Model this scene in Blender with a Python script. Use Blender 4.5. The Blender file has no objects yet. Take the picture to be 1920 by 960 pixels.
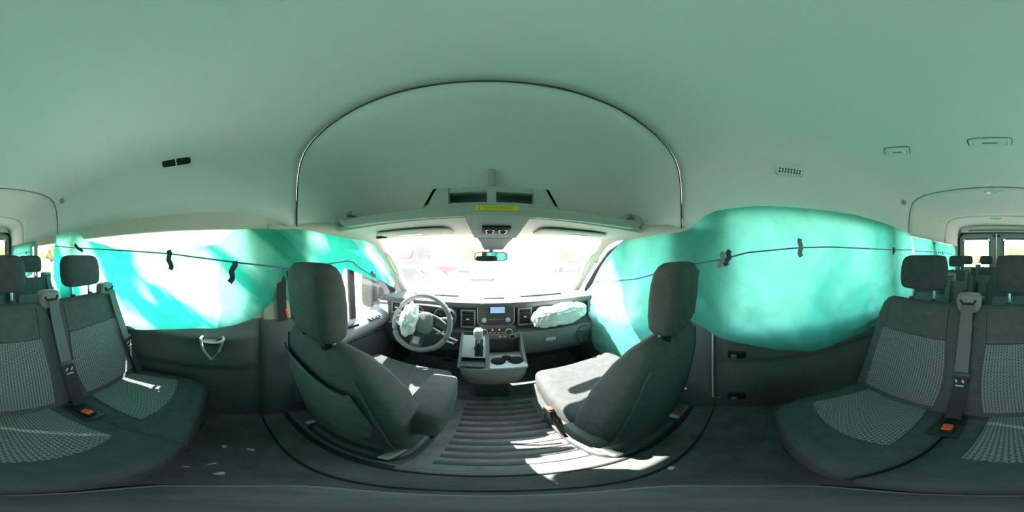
import bpy, bmesh, math, random
from mathutils import Vector, Matrix, noise, Euler
random.seed(7)
S = bpy.context.scene
COL = S.collection
PI = math.pi

# ------------------------------------------------------------------ camera
CAMX, CAMZ = -0.04, 1.20
cam_d = bpy.data.cameras.new('camera')
cam_d.type = 'PANO'
try:
    cam_d.panorama_type = 'EQUIRECTANGULAR'
except Exception:
    pass
try:
    cam_d.cycles.panorama_type = 'EQUIRECTANGULAR'
except Exception:
    pass
cam_d.clip_start = 0.01
cam = bpy.data.objects.new('camera', cam_d)
COL.objects.link(cam)
cam.location = (CAMX, 0, CAMZ)
cam.rotation_euler = (PI / 2, 0, -48 / (1920 / (2 * PI)))
S.camera = cam

# ------------------------------------------------------------------ world, sun, exposure
W = bpy.data.worlds.new('world')
S.world = W
W.use_nodes = True
wn = W.node_tree
bg = wn.nodes['Background']
tc = wn.nodes.new('ShaderNodeTexCoord')
sx = wn.nodes.new('ShaderNodeSeparateXYZ')
wn.links.new(tc.outputs['Generated'], sx.inputs[0])
rp = wn.nodes.new('ShaderNodeValToRGB')
rp.color_ramp.elements[0].position = 0.0
rp.color_ramp.elements[0].color = (1.0, 0.99, 0.96, 1)
rp.color_ramp.elements[1].position = 0.8
rp.color_ramp.elements[1].color = (0.55, 0.78, 0.95, 1)
wn.links.new(sx.outputs['Z'], rp.inputs[0])
wn.links.new(rp.outputs[0], bg.inputs[0])
bg.inputs[1].default_value = 5.2

SUN_EL, SUN_AZ = math.radians(51), math.radians(43)      # azimuth left of straight ahead
to_sun = Vector((-math.sin(SUN_AZ) * math.cos(SUN_EL), math.cos(SUN_AZ) * math.cos(SUN_EL), math.sin(SUN_EL)))
sun_d = bpy.data.lights.new('sun', 'SUN')
sun_d.energy = 28
sun_d.angle = math.radians(0.6)
sun_d.color = (1.0, 0.96, 0.9)
sun = bpy.data.objects.new('sun', sun_d)
COL.objects.link(sun)
sun.rotation_euler = (-to_sun).to_track_quat('-Z', 'Y').to_euler()

S.view_settings.view_transform = 'Standard'
S.view_settings.look = 'None'
S.view_settings.exposure = 0.30
S.view_settings.gamma = 1.0
S.view_settings.use_curve_mapping = False
S.cycles.max_bounces = 12
S.cycles.diffuse_bounces = 7
S.cycles.transmission_bounces = 8
S.cycles.transparent_max_bounces = 16
S.cycles.sample_clamp_indirect = 8
S.cycles.use_denoising = True
S.cycles.caustics_reflective = False
S.cycles.caustics_refractive = False

# ------------------------------------------------------------------ materials
def nodes_of(name):
    m = bpy.data.materials.new(name)
    m.use_nodes = True
    nt = m.node_tree
    return m, nt, nt.nodes['Principled BSDF']

def mat(name, col, rough=0.6, metal=0.0, var=0.0, vscale=8.0, bump=0.0, bscale=200.0, spec=0.5, coat=0.0):
    m, nt, b = nodes_of(name)
    b.inputs['Base Color'].default_value = (*col, 1)
    b.inputs['Roughness'].default_value = rough
    b.inputs['Metallic'].default_value = metal
    b.inputs['Specular IOR Level'].default_value = spec
    b.inputs['Coat Weight'].default_value = coat
    t = nt.nodes.new('ShaderNodeTexCoord')
    if var:
        n = nt.nodes.new('ShaderNodeTexNoise')
        n.inputs['Scale'].default_value = vscale
        n.inputs['Detail'].default_value = 5
        nt.links.new(t.outputs['Object'], n.inputs['Vector'])
        r = nt.nodes.new('ShaderNodeValToRGB')
        r.color_ramp.elements[0].position = 0.3
        r.color_ramp.elements[1].position = 0.7
        r.color_ramp.elements[0].color = (*[c * (1 - var) for c in col], 1)
        r.color_ramp.elements[1].color = (*[min(1, c * (1 + var)) for c in col], 1)
        nt.links.new(n.outputs['Fac'], r.inputs[0])
        nt.links.new(r.outputs[0], b.inputs['Base Color'])
    if bump:
        n2 = nt.nodes.new('ShaderNodeTexNoise')
        n2.inputs['Scale'].default_value = bscale
        n2.inputs['Detail'].default_value = 3
        nt.links.new(t.outputs['Object'], n2.inputs['Vector'])
        bp = nt.nodes.new('ShaderNodeBump')
        bp.inputs['Strength'].default_value = bump
        bp.inputs['Distance'].default_value = 0.002
        nt.links.new(n2.outputs['Fac'], bp.inputs['Height'])
        nt.links.new(bp.outputs[0], b.inputs['Normal'])
    return m

def emis(name, col, st):
    m, nt, b = nodes_of(name)
    b.inputs['Base Color'].default_value = (0, 0, 0, 1)
    b.inputs['Emission Color'].default_value = (*col, 1)
    b.inputs['Emission Strength'].default_value = st
    return m

def sheet_mat(name, thin, doubled, lo, hi, along, across, diag, face=(0.12, 0.78, 0.62), front=None):
    """translucent curtain cloth; the noise says where it lies in two layers"""
    m = bpy.data.materials.new(name)
    m.use_nodes = True
    nt = m.node_tree
    nt.nodes.clear()
    out = nt.nodes.new('ShaderNodeOutputMaterial')
    mix = nt.nodes.new('ShaderNodeMixShader')
    di = nt.nodes.new('ShaderNodeBsdfDiffuse')
    tr = nt.nodes.new('ShaderNodeBsdfTranslucent')
    t = nt.nodes.new('ShaderNodeTexCoord')
    def dot(v):
        d = nt.nodes.new('ShaderNodeVectorMath')
        d.operation = 'DOT_PRODUCT'
        nt.links.new(t.outputs['Object'], d.inputs[0])
        d.inputs[1].default_value = v
        return d.outputs['Value']
    cb = nt.nodes.new('ShaderNodeCombineXYZ')
    c, s_ = math.cos(diag), math.sin(diag)
    nt.links.new(dot((0, along * c, -along * s_)), cb.inputs[0])
    nt.links.new(dot((0, across * s_, across * c)), cb.inputs[1])
    n = nt.nodes.new('ShaderNodeTexNoise')
    n.inputs['Scale'].default_value = 1.0
    n.inputs['Detail'].default_value = 3
    n.inputs['Roughness'].default_value = 0.45
    n.inputs['Distortion'].default_value = 0.5
    nt.links.new(cb.outputs[0], n.inputs['Vector'])
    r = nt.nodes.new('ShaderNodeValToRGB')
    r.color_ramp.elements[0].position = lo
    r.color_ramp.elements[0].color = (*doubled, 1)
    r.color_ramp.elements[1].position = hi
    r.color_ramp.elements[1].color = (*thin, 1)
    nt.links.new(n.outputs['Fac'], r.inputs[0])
    n2 = nt.nodes.new('ShaderNodeTexNoise')
    n2.inputs['Scale'].default_value = 3.2
    n2.inputs['Detail'].default_value = 4
    n2.inputs['Distortion'].default_value = 0.8
    nt.links.new(t.outputs['Object'], n2.inputs['Vector'])
    ab = nt.nodes.new('ShaderNodeMath')
    ab.operation = 'SUBTRACT'
    nt.links.new(n2.outputs['Fac'], ab.inputs[0])
    ab.inputs[1].default_value = 0.5
    a2 = nt.nodes.new('ShaderNodeMath')
    a2.operation = 'ABSOLUTE'
    nt.links.new(ab.outputs[0], a2.inputs[0])
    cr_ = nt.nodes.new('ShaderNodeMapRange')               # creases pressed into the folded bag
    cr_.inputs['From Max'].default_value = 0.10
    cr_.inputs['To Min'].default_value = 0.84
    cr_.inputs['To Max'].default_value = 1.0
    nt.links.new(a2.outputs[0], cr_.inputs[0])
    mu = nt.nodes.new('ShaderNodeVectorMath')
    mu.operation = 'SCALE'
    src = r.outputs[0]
    if front:                                              # sunlit white patch beside the front seat, put into the cloth colour
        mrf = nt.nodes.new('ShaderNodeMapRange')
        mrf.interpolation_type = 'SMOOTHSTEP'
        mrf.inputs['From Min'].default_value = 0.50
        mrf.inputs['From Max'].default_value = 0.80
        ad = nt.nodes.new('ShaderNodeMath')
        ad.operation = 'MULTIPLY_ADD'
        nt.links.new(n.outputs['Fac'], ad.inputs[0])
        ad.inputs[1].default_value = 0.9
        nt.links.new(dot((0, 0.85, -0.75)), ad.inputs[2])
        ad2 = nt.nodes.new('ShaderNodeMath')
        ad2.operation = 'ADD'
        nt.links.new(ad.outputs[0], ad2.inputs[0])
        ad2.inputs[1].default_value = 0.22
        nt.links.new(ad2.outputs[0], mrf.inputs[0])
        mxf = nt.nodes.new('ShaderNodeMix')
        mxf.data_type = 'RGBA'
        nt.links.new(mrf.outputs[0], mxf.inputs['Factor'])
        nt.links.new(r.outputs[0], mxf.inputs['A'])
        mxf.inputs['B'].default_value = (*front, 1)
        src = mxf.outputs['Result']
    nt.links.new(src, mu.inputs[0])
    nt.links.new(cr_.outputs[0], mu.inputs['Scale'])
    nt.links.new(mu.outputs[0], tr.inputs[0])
    di.inputs[0].default_value = (*face, 1)
    nt.links.new(di.outputs[0], mix.inputs[1])
    nt.links.new(tr.outputs[0], mix.inputs[2])
    mix.inputs[0].default_value = 0.70
    nt.links.new(mix.outputs[0], out.inputs[0])
    return m

def pane_mat(name, tint, veil, veil_col=(0.8, 0.8, 0.8), gloss=0.05):  # translucent film added to the glass to imitate lens veiling
    m = bpy.data.materials.new(name)
    m.use_nodes = True
    nt = m.node_tree
    nt.nodes.clear()
    out = nt.nodes.new('ShaderNodeOutputMaterial')
    tp = nt.nodes.new('ShaderNodeBsdfTransparent')
    tp.inputs[0].default_value = (*tint, 1)
    gl = nt.nodes.new('ShaderNodeBsdfGlossy')
    gl.inputs['Roughness'].default_value = 0.02
    m1 = nt.nodes.new('ShaderNodeMixShader')
    m1.inputs[0].default_value = gloss
    nt.links.new(tp.outputs[0], m1.inputs[1])
    nt.links.new(gl.outputs[0], m1.inputs[2])
    tl = nt.nodes.new('ShaderNodeBsdfTranslucent')
    tl.inputs[0].default_value = (*veil_col, 1)
    m2 = nt.nodes.new('ShaderNodeMixShader')
    n = nt.nodes.new('ShaderNodeTexNoise')
    n.inputs['Scale'].default_value = 5
    t = nt.nodes.new('ShaderNodeTexCoord')
    nt.links.new(t.outputs['Object'], n.inputs['Vector'])
    mr = nt.nodes.new('ShaderNodeMapRange')
    mr.inputs['To Min'].default_value = veil * 0.7
    mr.inputs['To Max'].default_value = veil * 1.3
    nt.links.new(n.outputs['Fac'], mr.inputs[0])
    nt.links.new(mr.outputs[0], m2.inputs[0])
    nt.links.new(m1.outputs[0], m2.inputs[1])
    nt.links.new(tl.outputs[0], m2.inputs[2])
    nt.links.new(m2.outputs[0], out.inputs[0])
    return m

def weave_mat(name, dark, light, squash=1.5):
    """woven seat centre: rows of short slanted light dashes on dark cloth, laid out in metres by UV"""
    m, nt, b = nodes_of(name)
    b.inputs['Roughness'].default_value = 0.9
    uv = nt.nodes.new('ShaderNodeUVMap')
    sp = nt.nodes.new('ShaderNodeSeparateXYZ')
    nt.links.new(uv.outputs[0], sp.inputs[0])
    def M(op, a, c=None):
        x = nt.nodes.new('ShaderNodeMath')
        x.operation = op
        for i, v in enumerate((a, c)):
            if v is None:
                continue
            if isinstance(v, (int, float)):
                x.inputs[i].default_value = v
            else:
                nt.links.new(v, x.inputs[i])
        return x.outputs[0]
    k = 2 * PI / 0.020
    yv = M('MULTIPLY', sp.outputs[1], squash)
    a = M('SINE', M('MULTIPLY', M('ADD', sp.outputs[0], yv), k))
    c = M('SINE', M('MULTIPLY', M('SUBTRACT', sp.outputs[0], yv), k))
    s = M('MAXIMUM', a, c)
    q = M('MULTIPLY', a, c)
    f = M('ADD', s, M('MULTIPLY', q, -0.4))
    mr = nt.nodes.new('ShaderNodeMapRange')
    mr.inputs['From Min'].default_value = 0.60
    mr.inputs['From Max'].default_value = 1.05
    nt.links.new(f, mr.inputs[0])
    mx = nt.nodes.new('ShaderNodeMix')
    mx.data_type = 'RGBA'
    mx.inputs['A'].default_value = (*dark, 1)
    mx.inputs['B'].default_value = (*light, 1)
    nt.links.new(mr.outputs[0], mx.inputs['Factor'])
    nt.links.new(mx.outputs['Result'], b.inputs['Base Color'])
    return m

M = {}
M['headliner'] = mat('headliner', (0.78, 0.76, 0.72), 0.95, bump=0.15, bscale=350, spec=0.1)
M['beige'] = mat('beige_trim', (0.60, 0.54, 0.46), 0.7, spec=0.3)
M['seam'] = mat('seam_dark', (0.06, 0.065, 0.06), 0.95, spec=0.1)
M['shelf'] = mat('shelf_plastic', (0.42, 0.42, 0.40), 0.65)
M['lower'] = mat('lower_trim', (0.14, 0.155, 0.15), 0.45, var=0.1, bump=0.15, bscale=300)
M['floor'] = mat('floor_vinyl', (0.12, 0.128, 0.126), 0.62, var=0.3, vscale=9, bump=0.2, bscale=120)
M['mat'] = mat('rubber_mat', (0.30, 0.296, 0.29), 0.6, var=0.25, vscale=14)
M['cloth'] = mat('seat_cloth', (0.066, 0.076, 0.078), 0.95, var=0.12, vscale=30, bump=0.3, bscale=500, spec=0.15)
M['cloth_side'] = mat('seat_side_cloth', (0.088, 0.098, 0.099), 0.95, var=0.1, vscale=30, bump=0.3, bscale=500, spec=0.15)
M['cloth_back'] = mat('seat_back_vinyl', (0.15, 0.15, 0.145), 0.8, var=0.12, vscale=10, bump=0.2, bscale=300, spec=0.2)
M['cloth_lit'] = mat('seat_cloth_lit', (0.098, 0.101, 0.101), 0.95, var=0.1, vscale=30, bump=0.3, bscale=500, spec=0.15)  # same cloth as the benches, lightened and neutral for the light up front
M['weave'] = weave_mat('seat_weave', (0.078, 0.088, 0.09), (0.29, 0.305, 0.31))
M['plastic'] = mat('grey_plastic', (0.21, 0.215, 0.215), 0.5, bump=0.1, bscale=400)
M['plastic_dark'] = mat('dark_plastic', (0.085, 0.088, 0.09), 0.5, bump=0.1, bscale=400)
M['pad'] = mat('dash_pad', (0.10, 0.10, 0.10), 0.55, bump=0.1, bscale=400)
M['black'] = mat('black_plastic', (0.012, 0.012, 0.013), 0.45)
M['chrome'] = mat('chrome', (0.8, 0.8, 0.8), 0.18, 1.0)
M['steel'] = mat('satin_steel', (0.55, 0.55, 0.55), 0.35, 1.0)
M['silver'] = mat('silver_plastic', (0.55, 0.56, 0.56), 0.35)
M['bag'] = mat('airbag_cloth', (0.86, 0.87, 0.86), 0.9, spec=0.1)
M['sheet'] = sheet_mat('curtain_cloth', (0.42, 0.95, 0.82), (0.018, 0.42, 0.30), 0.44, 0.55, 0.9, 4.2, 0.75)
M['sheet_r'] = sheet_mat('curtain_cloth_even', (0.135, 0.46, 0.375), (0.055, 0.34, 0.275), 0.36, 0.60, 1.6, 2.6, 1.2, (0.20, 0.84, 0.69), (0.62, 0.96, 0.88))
M['cord'] = mat('cord_cloth', (0.10, 0.20, 0.26), 0.8)
M['tab'] = mat('tab_cloth', (0.035, 0.07, 0.08), 0.8)
M['tabgrey'] = mat('tab_grey', (0.22, 0.28, 0.27), 0.8)
M['belt'] = mat('belt_webbing', (0.13, 0.135, 0.14), 0.8, bump=0.2, bscale=600)
M['belt_dark'] = mat('belt_webbing_dark', (0.028, 0.028, 0.03), 0.8)
M['red'] = mat('buckle_red', (1.0, 0.13, 0.06), 0.4)
M['screen'] = emis('screen', (0.35, 0.58, 0.9), 0.8)
M['icon'] = emis('orange_icon', (1.0, 0.35, 0.05), 0.9)
M['yellow'] = mat('label_yellow', (0.80, 0.62, 0.02), 0.5)
M['labelink'] = mat('label_ink', (0.28, 0.20, 0.01), 0.6)
M['mirror'] = mat('mirror_glass', (0.85, 0.88, 0.88), 0.03, 1.0)
M['mirror_dark'] = mat('wing_mirror_glass', (0.03, 0.034, 0.034), 0.3, spec=0.25)
M['rib'] = mat('mat_rib_rubber', (0.15, 0.148, 0.146), 0.65)
M['lampglass'] = mat('lamp_lens', (0.75, 0.78, 0.75), 0.25)
M['ventdark'] = mat('vent_dark', (0.008, 0.012, 0.010), 0.8)
M['ventgrey'] = mat('vent_grey', (0.26, 0.29, 0.26), 0.7)
M['windshield'] = pane_mat('windshield_glass', (0.97, 0.98, 0.97), 0.052)
M['glass'] = pane_mat('side_glass', (0.88, 0.90, 0.89), 0.008)
M['rubber'] = mat('rubber_seal', (0.02, 0.021, 0.021), 0.6)
M['doorgrey'] = mat('rear_door_trim', (0.34, 0.36, 0.355), 0.6)
M['doortop'] = mat('door_trim', (0.30, 0.30, 0.30), 0.55)
M['white'] = mat('white_paint', (0.8, 0.8, 0.8), 0.35)
M['gravel'] = mat('gravel', (0.44, 0.405, 0.34), 0.95, var=0.25, vscale=1.5)
M['carred'] = mat('red_paint', (0.55, 0.03, 0.03), 0.3)
M['cargrey'] = mat('grey_paint', (0.20, 0.20, 0.21), 0.3)
M['cardark'] = mat('dark_paint', (0.05, 0.055, 0.06), 0.3)
M['carbeige'] = mat('beige_paint', (0.5, 0.45, 0.36), 0.3)
M['carglass'] = mat('car_window', (0.02, 0.025, 0.03), 0.1)
M['tyre'] = mat('tyre', (0.02, 0.02, 0.02), 0.8)
M['leaf'] = mat('leaves', (0.10, 0.16, 0.05), 0.9, var=0.4, vscale=3)
M['leafy'] = mat('leaves_pale', (0.36, 0.38, 0.15), 0.9, var=0.4, vscale=3)  # leaf colour paled to look overexposed
M['bark'] = mat('bark', (0.12, 0.09, 0.06), 0.9)

# ------------------------------------------------------------------ mesh builder
def sup(n, hw, hh, e=4.0):
    out = []
    for i in range(n):
        a = 2 * PI * i / n
        c, s = math.cos(a), math.sin(a)
        out.append((math.copysign(abs(c) ** (2 / e), c) * hw, math.copysign(abs(s) ** (2 / e), s) * hh))
    return out

class MB:
    def __init__(self):
        self.v, self.f, self.uv = [], [], None
    def add(self, vs, fs):
        o = len(self.v)
        self.v += [tuple(p) for p in vs]
        self.f += [tuple(i + o for i in f) for f in fs]
        return self
    def rings(self, rings, cap=True, closed=True, loop=False):
        n = len(rings[0])
        vs = [p for r in rings for p in r]
        fs = []
        R = len(rings)
        for i in range(R if loop else R - 1):
            j2 = (i + 1) % R
            for j in range(n if closed else n - 1):
                k = (j + 1) % n
                fs.append((i * n + j, i * n + k, j2 * n + k, j2 * n + j))
        if cap and not loop and closed:
            fs.append(tuple(range(n - 1, -1, -1)))
            fs.append(tuple((R - 1) * n + j for j in range(n)))
        return self.add(vs, fs)
    def box(self, c, s, b=0.0, rot=None, seg=2):
        bm = bmesh.new()
        bmesh.ops.create_cube(bm, size=1)
        bmesh.ops.scale(bm, vec=s, verts=bm.verts)
        if b:
            bmesh.ops.bevel(bm, geom=list(bm.edges), offset=min(b, min(s) * 0.49), segments=seg, profile=0.5, affect='EDGES')
        mt = Matrix.Translation(c)
        if rot:
            mt = mt @ Euler(rot).to_matrix().to_4x4()
        bm.transform(mt)
        bm.verts.index_update()
        self.add([v.co for v in bm.verts], [[v.index for v in f.verts] for f in bm.faces])
        bm.free()
        return self
    def tube(self, pts, r, n=8, loop=False, flat=None, up=None):
        """round tube, or a flat strap when flat=(width, thickness) with up as its width direction"""
        P = [Vector(p) for p in pts]
        rr = []
        m = len(P)
        for i, p in enumerate(P):
            a = P[(i - 1) % m] if (loop or i > 0) else p
            b = P[(i + 1) % m] if (loop or i < m - 1) else p
            t = (b - a).normalized()
            u = Vector(up) if up else (Vector((0, 0, 1)) if abs(t.z) < 0.9 else Vector((0, 1, 0)))
            s = t.cross(u).normalized()
            w = s.cross(t).normalized()
            ra = r[i] if isinstance(r, (list, tuple)) else r
            if flat:
                hw, ht = flat[0] / 2, flat[1] / 2
                rr.append([p + w * a_ + s * b_ for a_, b_ in ((-hw, -ht), (hw, -ht), (hw, ht), (-hw, ht))])
            else:
                rr.append([p + s * math.cos(2 * PI * k / n) * ra + w * math.sin(2 * PI * k / n) * ra for k in range(n)])
        return self.rings(rr, loop=loop)
    def prism(self, poly, axis, a, b):
        """polygon in the two other axes, extruded along axis from a to b"""
        def mk(p, t):
            q = list(p)
            q.insert(axis, t)
            return q
        n = len(poly)
        vs = [mk(p, a) for p in poly] + [mk(p, b) for p in poly]
        fs = [tuple(range(n))[::-1], tuple(range(n, 2 * n))]
        for i in range(n):
            k = (i + 1) % n
            fs.append((i, k, n + k, n + i))
        return self.add(vs, fs)
    def lathe(self, prof, c, axis=2, n=24, rot=None):
        rg = []
        for r, h in prof:
            ring = []
            for k in range(n):
                a = 2 * PI * k / n
                q = [r * math.cos(a), r * math.sin(a)]
                q.insert(axis, h)
                ring.append(Vector(q))
            rg.append(ring)
        mt = Matrix.Translation(c)
        if rot:
            mt = mt @ Euler(rot).to_matrix().to_4x4()
        return self.rings([[mt @ p for p in r] for r in rg])
    def grid(self, nu, nv, fn, thick=None):
        vs = [fn(i / nu, j / nv) for i in range(nu + 1) for j in range(nv + 1)]
        fs = []
        for i in range(nu):
            for j in range(nv):
                a = i * (nv + 1) + j
                fs.append((a, a + nv + 1, a + nv + 2, a + 1))
        self.guv = (nu, nv)
        return self.add(vs, fs)
    def mesh(self, name, m, sharp=40, flip=False):
        me = bpy.data.meshes.new(name)
        me.from_pydata(self.v, [], self.f)
        bm = bmesh.new()
        bm.from_mesh(me)
        bmesh.ops.recalc_face_normals(bm, faces=bm.faces)
        bm.to_mesh(me)
        bm.free()
        me.materials.append(m)
        for p in me.polygons:
            p.use_smooth = True
        try:
            me.set_sharp_from_angle(angle=math.radians(sharp))
        except Exception:
            pass
        return me
    def build(self, name, m, parent=None, loc=None, label=None, kind=None, sharp=40):
        o = bpy.data.objects.new(name, self.mesh(name, m, sharp))
        COL.objects.link(o)
        if parent:
            o.parent = parent
        if loc:
            o.location = loc
        if label:
            o['label'] = label
        if kind:
            o['kind'] = kind
        return o

def tag(o, label, cat, group=None):
    o['label'] = label
    o['category'] = cat
    if group:
        o['group'] = group
    return o

def thing(name, label, cat, loc=(0, 0, 0), rz=0.0, group=None):
    o = bpy.data.objects.new(name, None)
    o.empty_display_size = 0.05
    COL.objects.link(o)
    o.location = loc
    o.rotation_euler = (0, 0, rz)
    return tag(o, label, cat, group)

def inst(src, parent, loc=(0, 0, 0), rot=None, name=None):
    o = src.copy()
    COL.objects.link(o)
    o.parent = parent
    o.location = loc
    if rot:
        o.rotation_euler = rot
    if name:
        o.name = name
    return o

def copy_tree(o, parent=None):
    c = o.copy()
    COL.objects.link(c)
    if parent:
        c.parent = parent
    for ch in list(o.children):
        copy_tree(ch, c)
    return c

def interp(tab, x):
    """smooth interpolation of rows (x, a, b, ...)"""
    tab = sorted(tab)
    if x <= tab[0][0]:
        return tab[0][1:]
    if x >= tab[-1][0]:
        return tab[-1][1:]
    for a, b in zip(tab, tab[1:]):
        if a[0] <= x <= b[0]:
            t = (x - a[0]) / (b[0] - a[0])
            return tuple(p + (q - p) * t for p, q in zip(a[1:], b[1:]))

def struct(name, mb, m, parent=None, sharp=40):
    o = mb.build(name, m, parent, sharp=sharp)
    if not parent:
        o['kind'] = 'structure'
    return o

# ------------------------------------------------------------------ outside ground and surroundings
GZ = -0.65
g = MB()
g.grid(40, 40, lambda u, v: (-140 + 280 * u, -140 + 280 * v, GZ + 0.04 * noise.noise((u * 20, v * 20, 0))))
struct('floor_outside', g, M['gravel'])

# ------------------------------------------------------------------ van shell
YF, YB = 0.35, -3.42            # front roof seam, rear doors
PROF = [(0.86, 1.43), (0.862, 1.50), (0.857, 1.60), (0.845, 1.69), (0.815, 1.76), (0.76, 1.805),
        (0.68, 1.83), (0.56, 1.842), (0.40, 1.848), (0.20, 1.851), (0.0, 1.852)]
def prof_ring(y, low_l=1.43, low_r=1.46, sw=1.0, top=1.852, inset=0.0):
    pts = []
    for x, z in PROF:
        zz = low_l + (z - 1.43) * (top - low_l) / (1.852 - 1.43)
        pts.append(Vector((-(x - inset) * sw, y, zz - inset)))
    for x, z in PROF[-2::-1]:
        zz = low_r + (z - 1.43) * (top - low_r) / (1.852 - 1.43)
        pts.append(Vector(((x - inset) * sw, y, zz - inset)))
    return pts
LOWL = [(-3.6, 1.42), (-1.45, 1.42), (-1.30, 1.43), (-0.5, 1.43), (0.0, 1.43), (0.20, 1.40), (0.35, 1.345)]
LOWR = [(-3.6, 1.42), (-1.45, 1.42), (-1.20, 1.46), (-0.7, 1.495), (-0.2, 1.485), (0.05, 1.475), (0.14, 1.455), (0.24, 1.40), (0.35, 1.34)]
def roof_piece(ys, name, inset, parent=None, sw=lambda y: 1.0):
    mb = MB()
    mb.rings([prof_ring(y, interp(LOWL, y)[0], interp(LOWR, y)[0], sw(y), inset=inset) for y in ys], cap=False, closed=False)
    o = struct(name, mb, M['headliner'], parent, sharp=60)
    so = o.modifiers.new('thickness', 'SOLIDIFY')
    so.thickness = 0.03
    so.offset = 1.0 
    return o
def lin(a, b, n):
    return [a + (b - a) * i / (n - 1) for i in range(n)]
taper = lambda y: 1.0 - 0.035 * max(0, min(1, (-y - 0.3) / 3))
ceiling = roof_piece(lin(YF, -1.4495, 40), 'ceiling', 0.0, sw=taper)
roof_piece(lin(-1.4505, -2.5495, 14), 'headliner_panel', 0.004, ceiling, taper)
roof_piece(lin(-2.5505, -3.44, 12), 'headliner_panel', 0.008, ceiling, taper)
for y in (-1.45, -2.55):
    sm = MB()
    sm.tube([p + Vector((0, 0, 0)) for p in prof_ring(y, 1.42, 1.42, taper(y), inset=0.001)], 0.0035, 6)
    sm.build('roof_seam', M['seam'], ceiling)

# front roof cap over the cab: closes down and forward to the windscreen header
cap_tab = [(0.3505, 1.853, 1.0), (0.353, 1.849, 0.992), (0.45, 1.845, 0.990), (0.56, 1.82, 0.983), (0.68, 1.765, 0.972), (0.78, 1.68, 0.965),
           (0.86, 1.585, 0.96), (0.92, 1.49, 0.957), (0.955, 1.41, 0.955), (0.965, 1.375, 0.955)]
mb = MB()
mb.rings([prof_ring(y, 1.335, 1.335, s, t) for y, t, s in cap_tab], cap=False, closed=False)
cap = struct('headliner_front_cap', mb, M['headliner'], ceiling, sharp=60)
so = cap.modifiers.new('thickness', 'SOLIDIFY'); so.thickness = 0.02; so.offset = 1.0
sm = MB(); sm.tube(prof_ring(0.352, 1.336, 1.336, 0.992, 1.848), 0.0035, 6)
sm.build('roof_seam', M['seam'], ceiling)
# rear header band above the back doors
mb = MB(); mb.box((0, -3.40, 1.765), (1.50, 0.10, 0.14), 0.03)
mb.build('rear_header', M['headliner'], ceiling)
mb = MB(); mb.box((0, -3.34, 1.735), (1.16, 0.02, 0.035), 0.008)
mb.build('header_vent_band', M['ventgrey'], ceiling)

# floor
mb = MB(); mb.box((0, -1.0, -0.03), (1.84, 5.4, 0.06))
struct('floor', mb, M['floor'])

# side walls: dark lower panel with ledge, beige pillars and window header
def side_wall(s, name):
    w = MB()
    prof = [(0.93, 0.86), (0.864, 0.86), (0.848, 0.835), (0.838, 0.80), (0.822, 0.782), (0.812, 0.768), (0.812, 0.752), (0.822, 0.735),
            (0.826, 0.66), (0.828, 0.58), (0.836, 0.55), (0.852, 0.535), (0.857, 0.50), (0.860, 0.06), (0.862, 0.0), (0.93, -0.02)]
    if s > 0:
        prof = [(x, z - 0.06 if z > 0.7 else z) for x, z in prof]
    ys = lin(-3.45, 0.16, 60)
    def ring(y):
        # the ledge swells and fades towards the B pillar
        k = max(0.0, min(1.0, (0.16 - y) / 0.14))
        k = k * k * (3 - 2 * k)
        return [Vector((s * (0.865 + (x - 0.865) * k if x < 0.865 else x), y, z)) for x, z in prof]
    w.rings([ring(y) for y in ys], cap=True)
    o = struct(name, w, M['lower'], sharp=50)
    # window header
    h = MB(); ht = 1.335 if s < 0 else 1.43
    h.box((s * 0.885, -1.55, (ht + 1.525) / 2), (0.03, 3.85, 1.525 - ht), 0.008)
    h.build('window_header', M['beige'], o)
    for ya, yb in ((0.06, 0.20), (-1.20, -1.06), (-2.20, -2.05), (-3.45, -3.18)):
        p = MB(); p.box((s * 0.902, (ya + yb) / 2, 1.15), (0.05, yb - ya, 0.70), 0.012)
        p.build('pillar', M['beige'], o)
    return o
wl = side_wall(-1, 'wall_left')
wr = side_wall(1, 'wall_right')
# side panes
k = 1
for s in (-1, 1):
    for ya, yb in ((-1.06, 0.06), (-2.05, -1.20), (-3.18, -2.20)):
        p = MB(); p.box((s * 0.895, (ya + yb) / 2, 1.13), (0.005, yb - ya + 0.02, 0.66))
        struct('window_%d' % k, p, M['glass']); k += 1

# B pillars
for s, n in ((-1, 'trim_1'), (1, 'trim_2')):
    p = MB()
    p.rings([[Vector((s * (0.90 + a), 0.305 + b, z)) for a, b in sup(16, 0.055, hw, 5)]
             for z, hw in ((0.0, 0.14), (0.4, 0.14), (0.84, 0.14), (1.1, 0.125), (1.36, 0.11))])
    o = struct(n, p, M['beige'])
    d = MB()
    d.rings([[Vector((s * (0.895 + a), 0.300 + b, z)) for a, b in sup(16, 0.058, hw, 5)]
             for z, hw in ((0.0, 0.155), (0.4, 0.15), (0.84, 0.15), (0.858, 0.144))])
    d.build('pillar_lower_cover', M['lower'], o)
# white strip painted in for the bright slit of light at the sliding door edge
p = MB(); p.tube([(0.838, 0.162, 0.80), (0.835, 0.162, 0.42), (0.835, 0.160, 0.16), (0.836, 0.12, 0.155)], 0.0045, 6)
struct('trim_3', p, M['white'])

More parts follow.
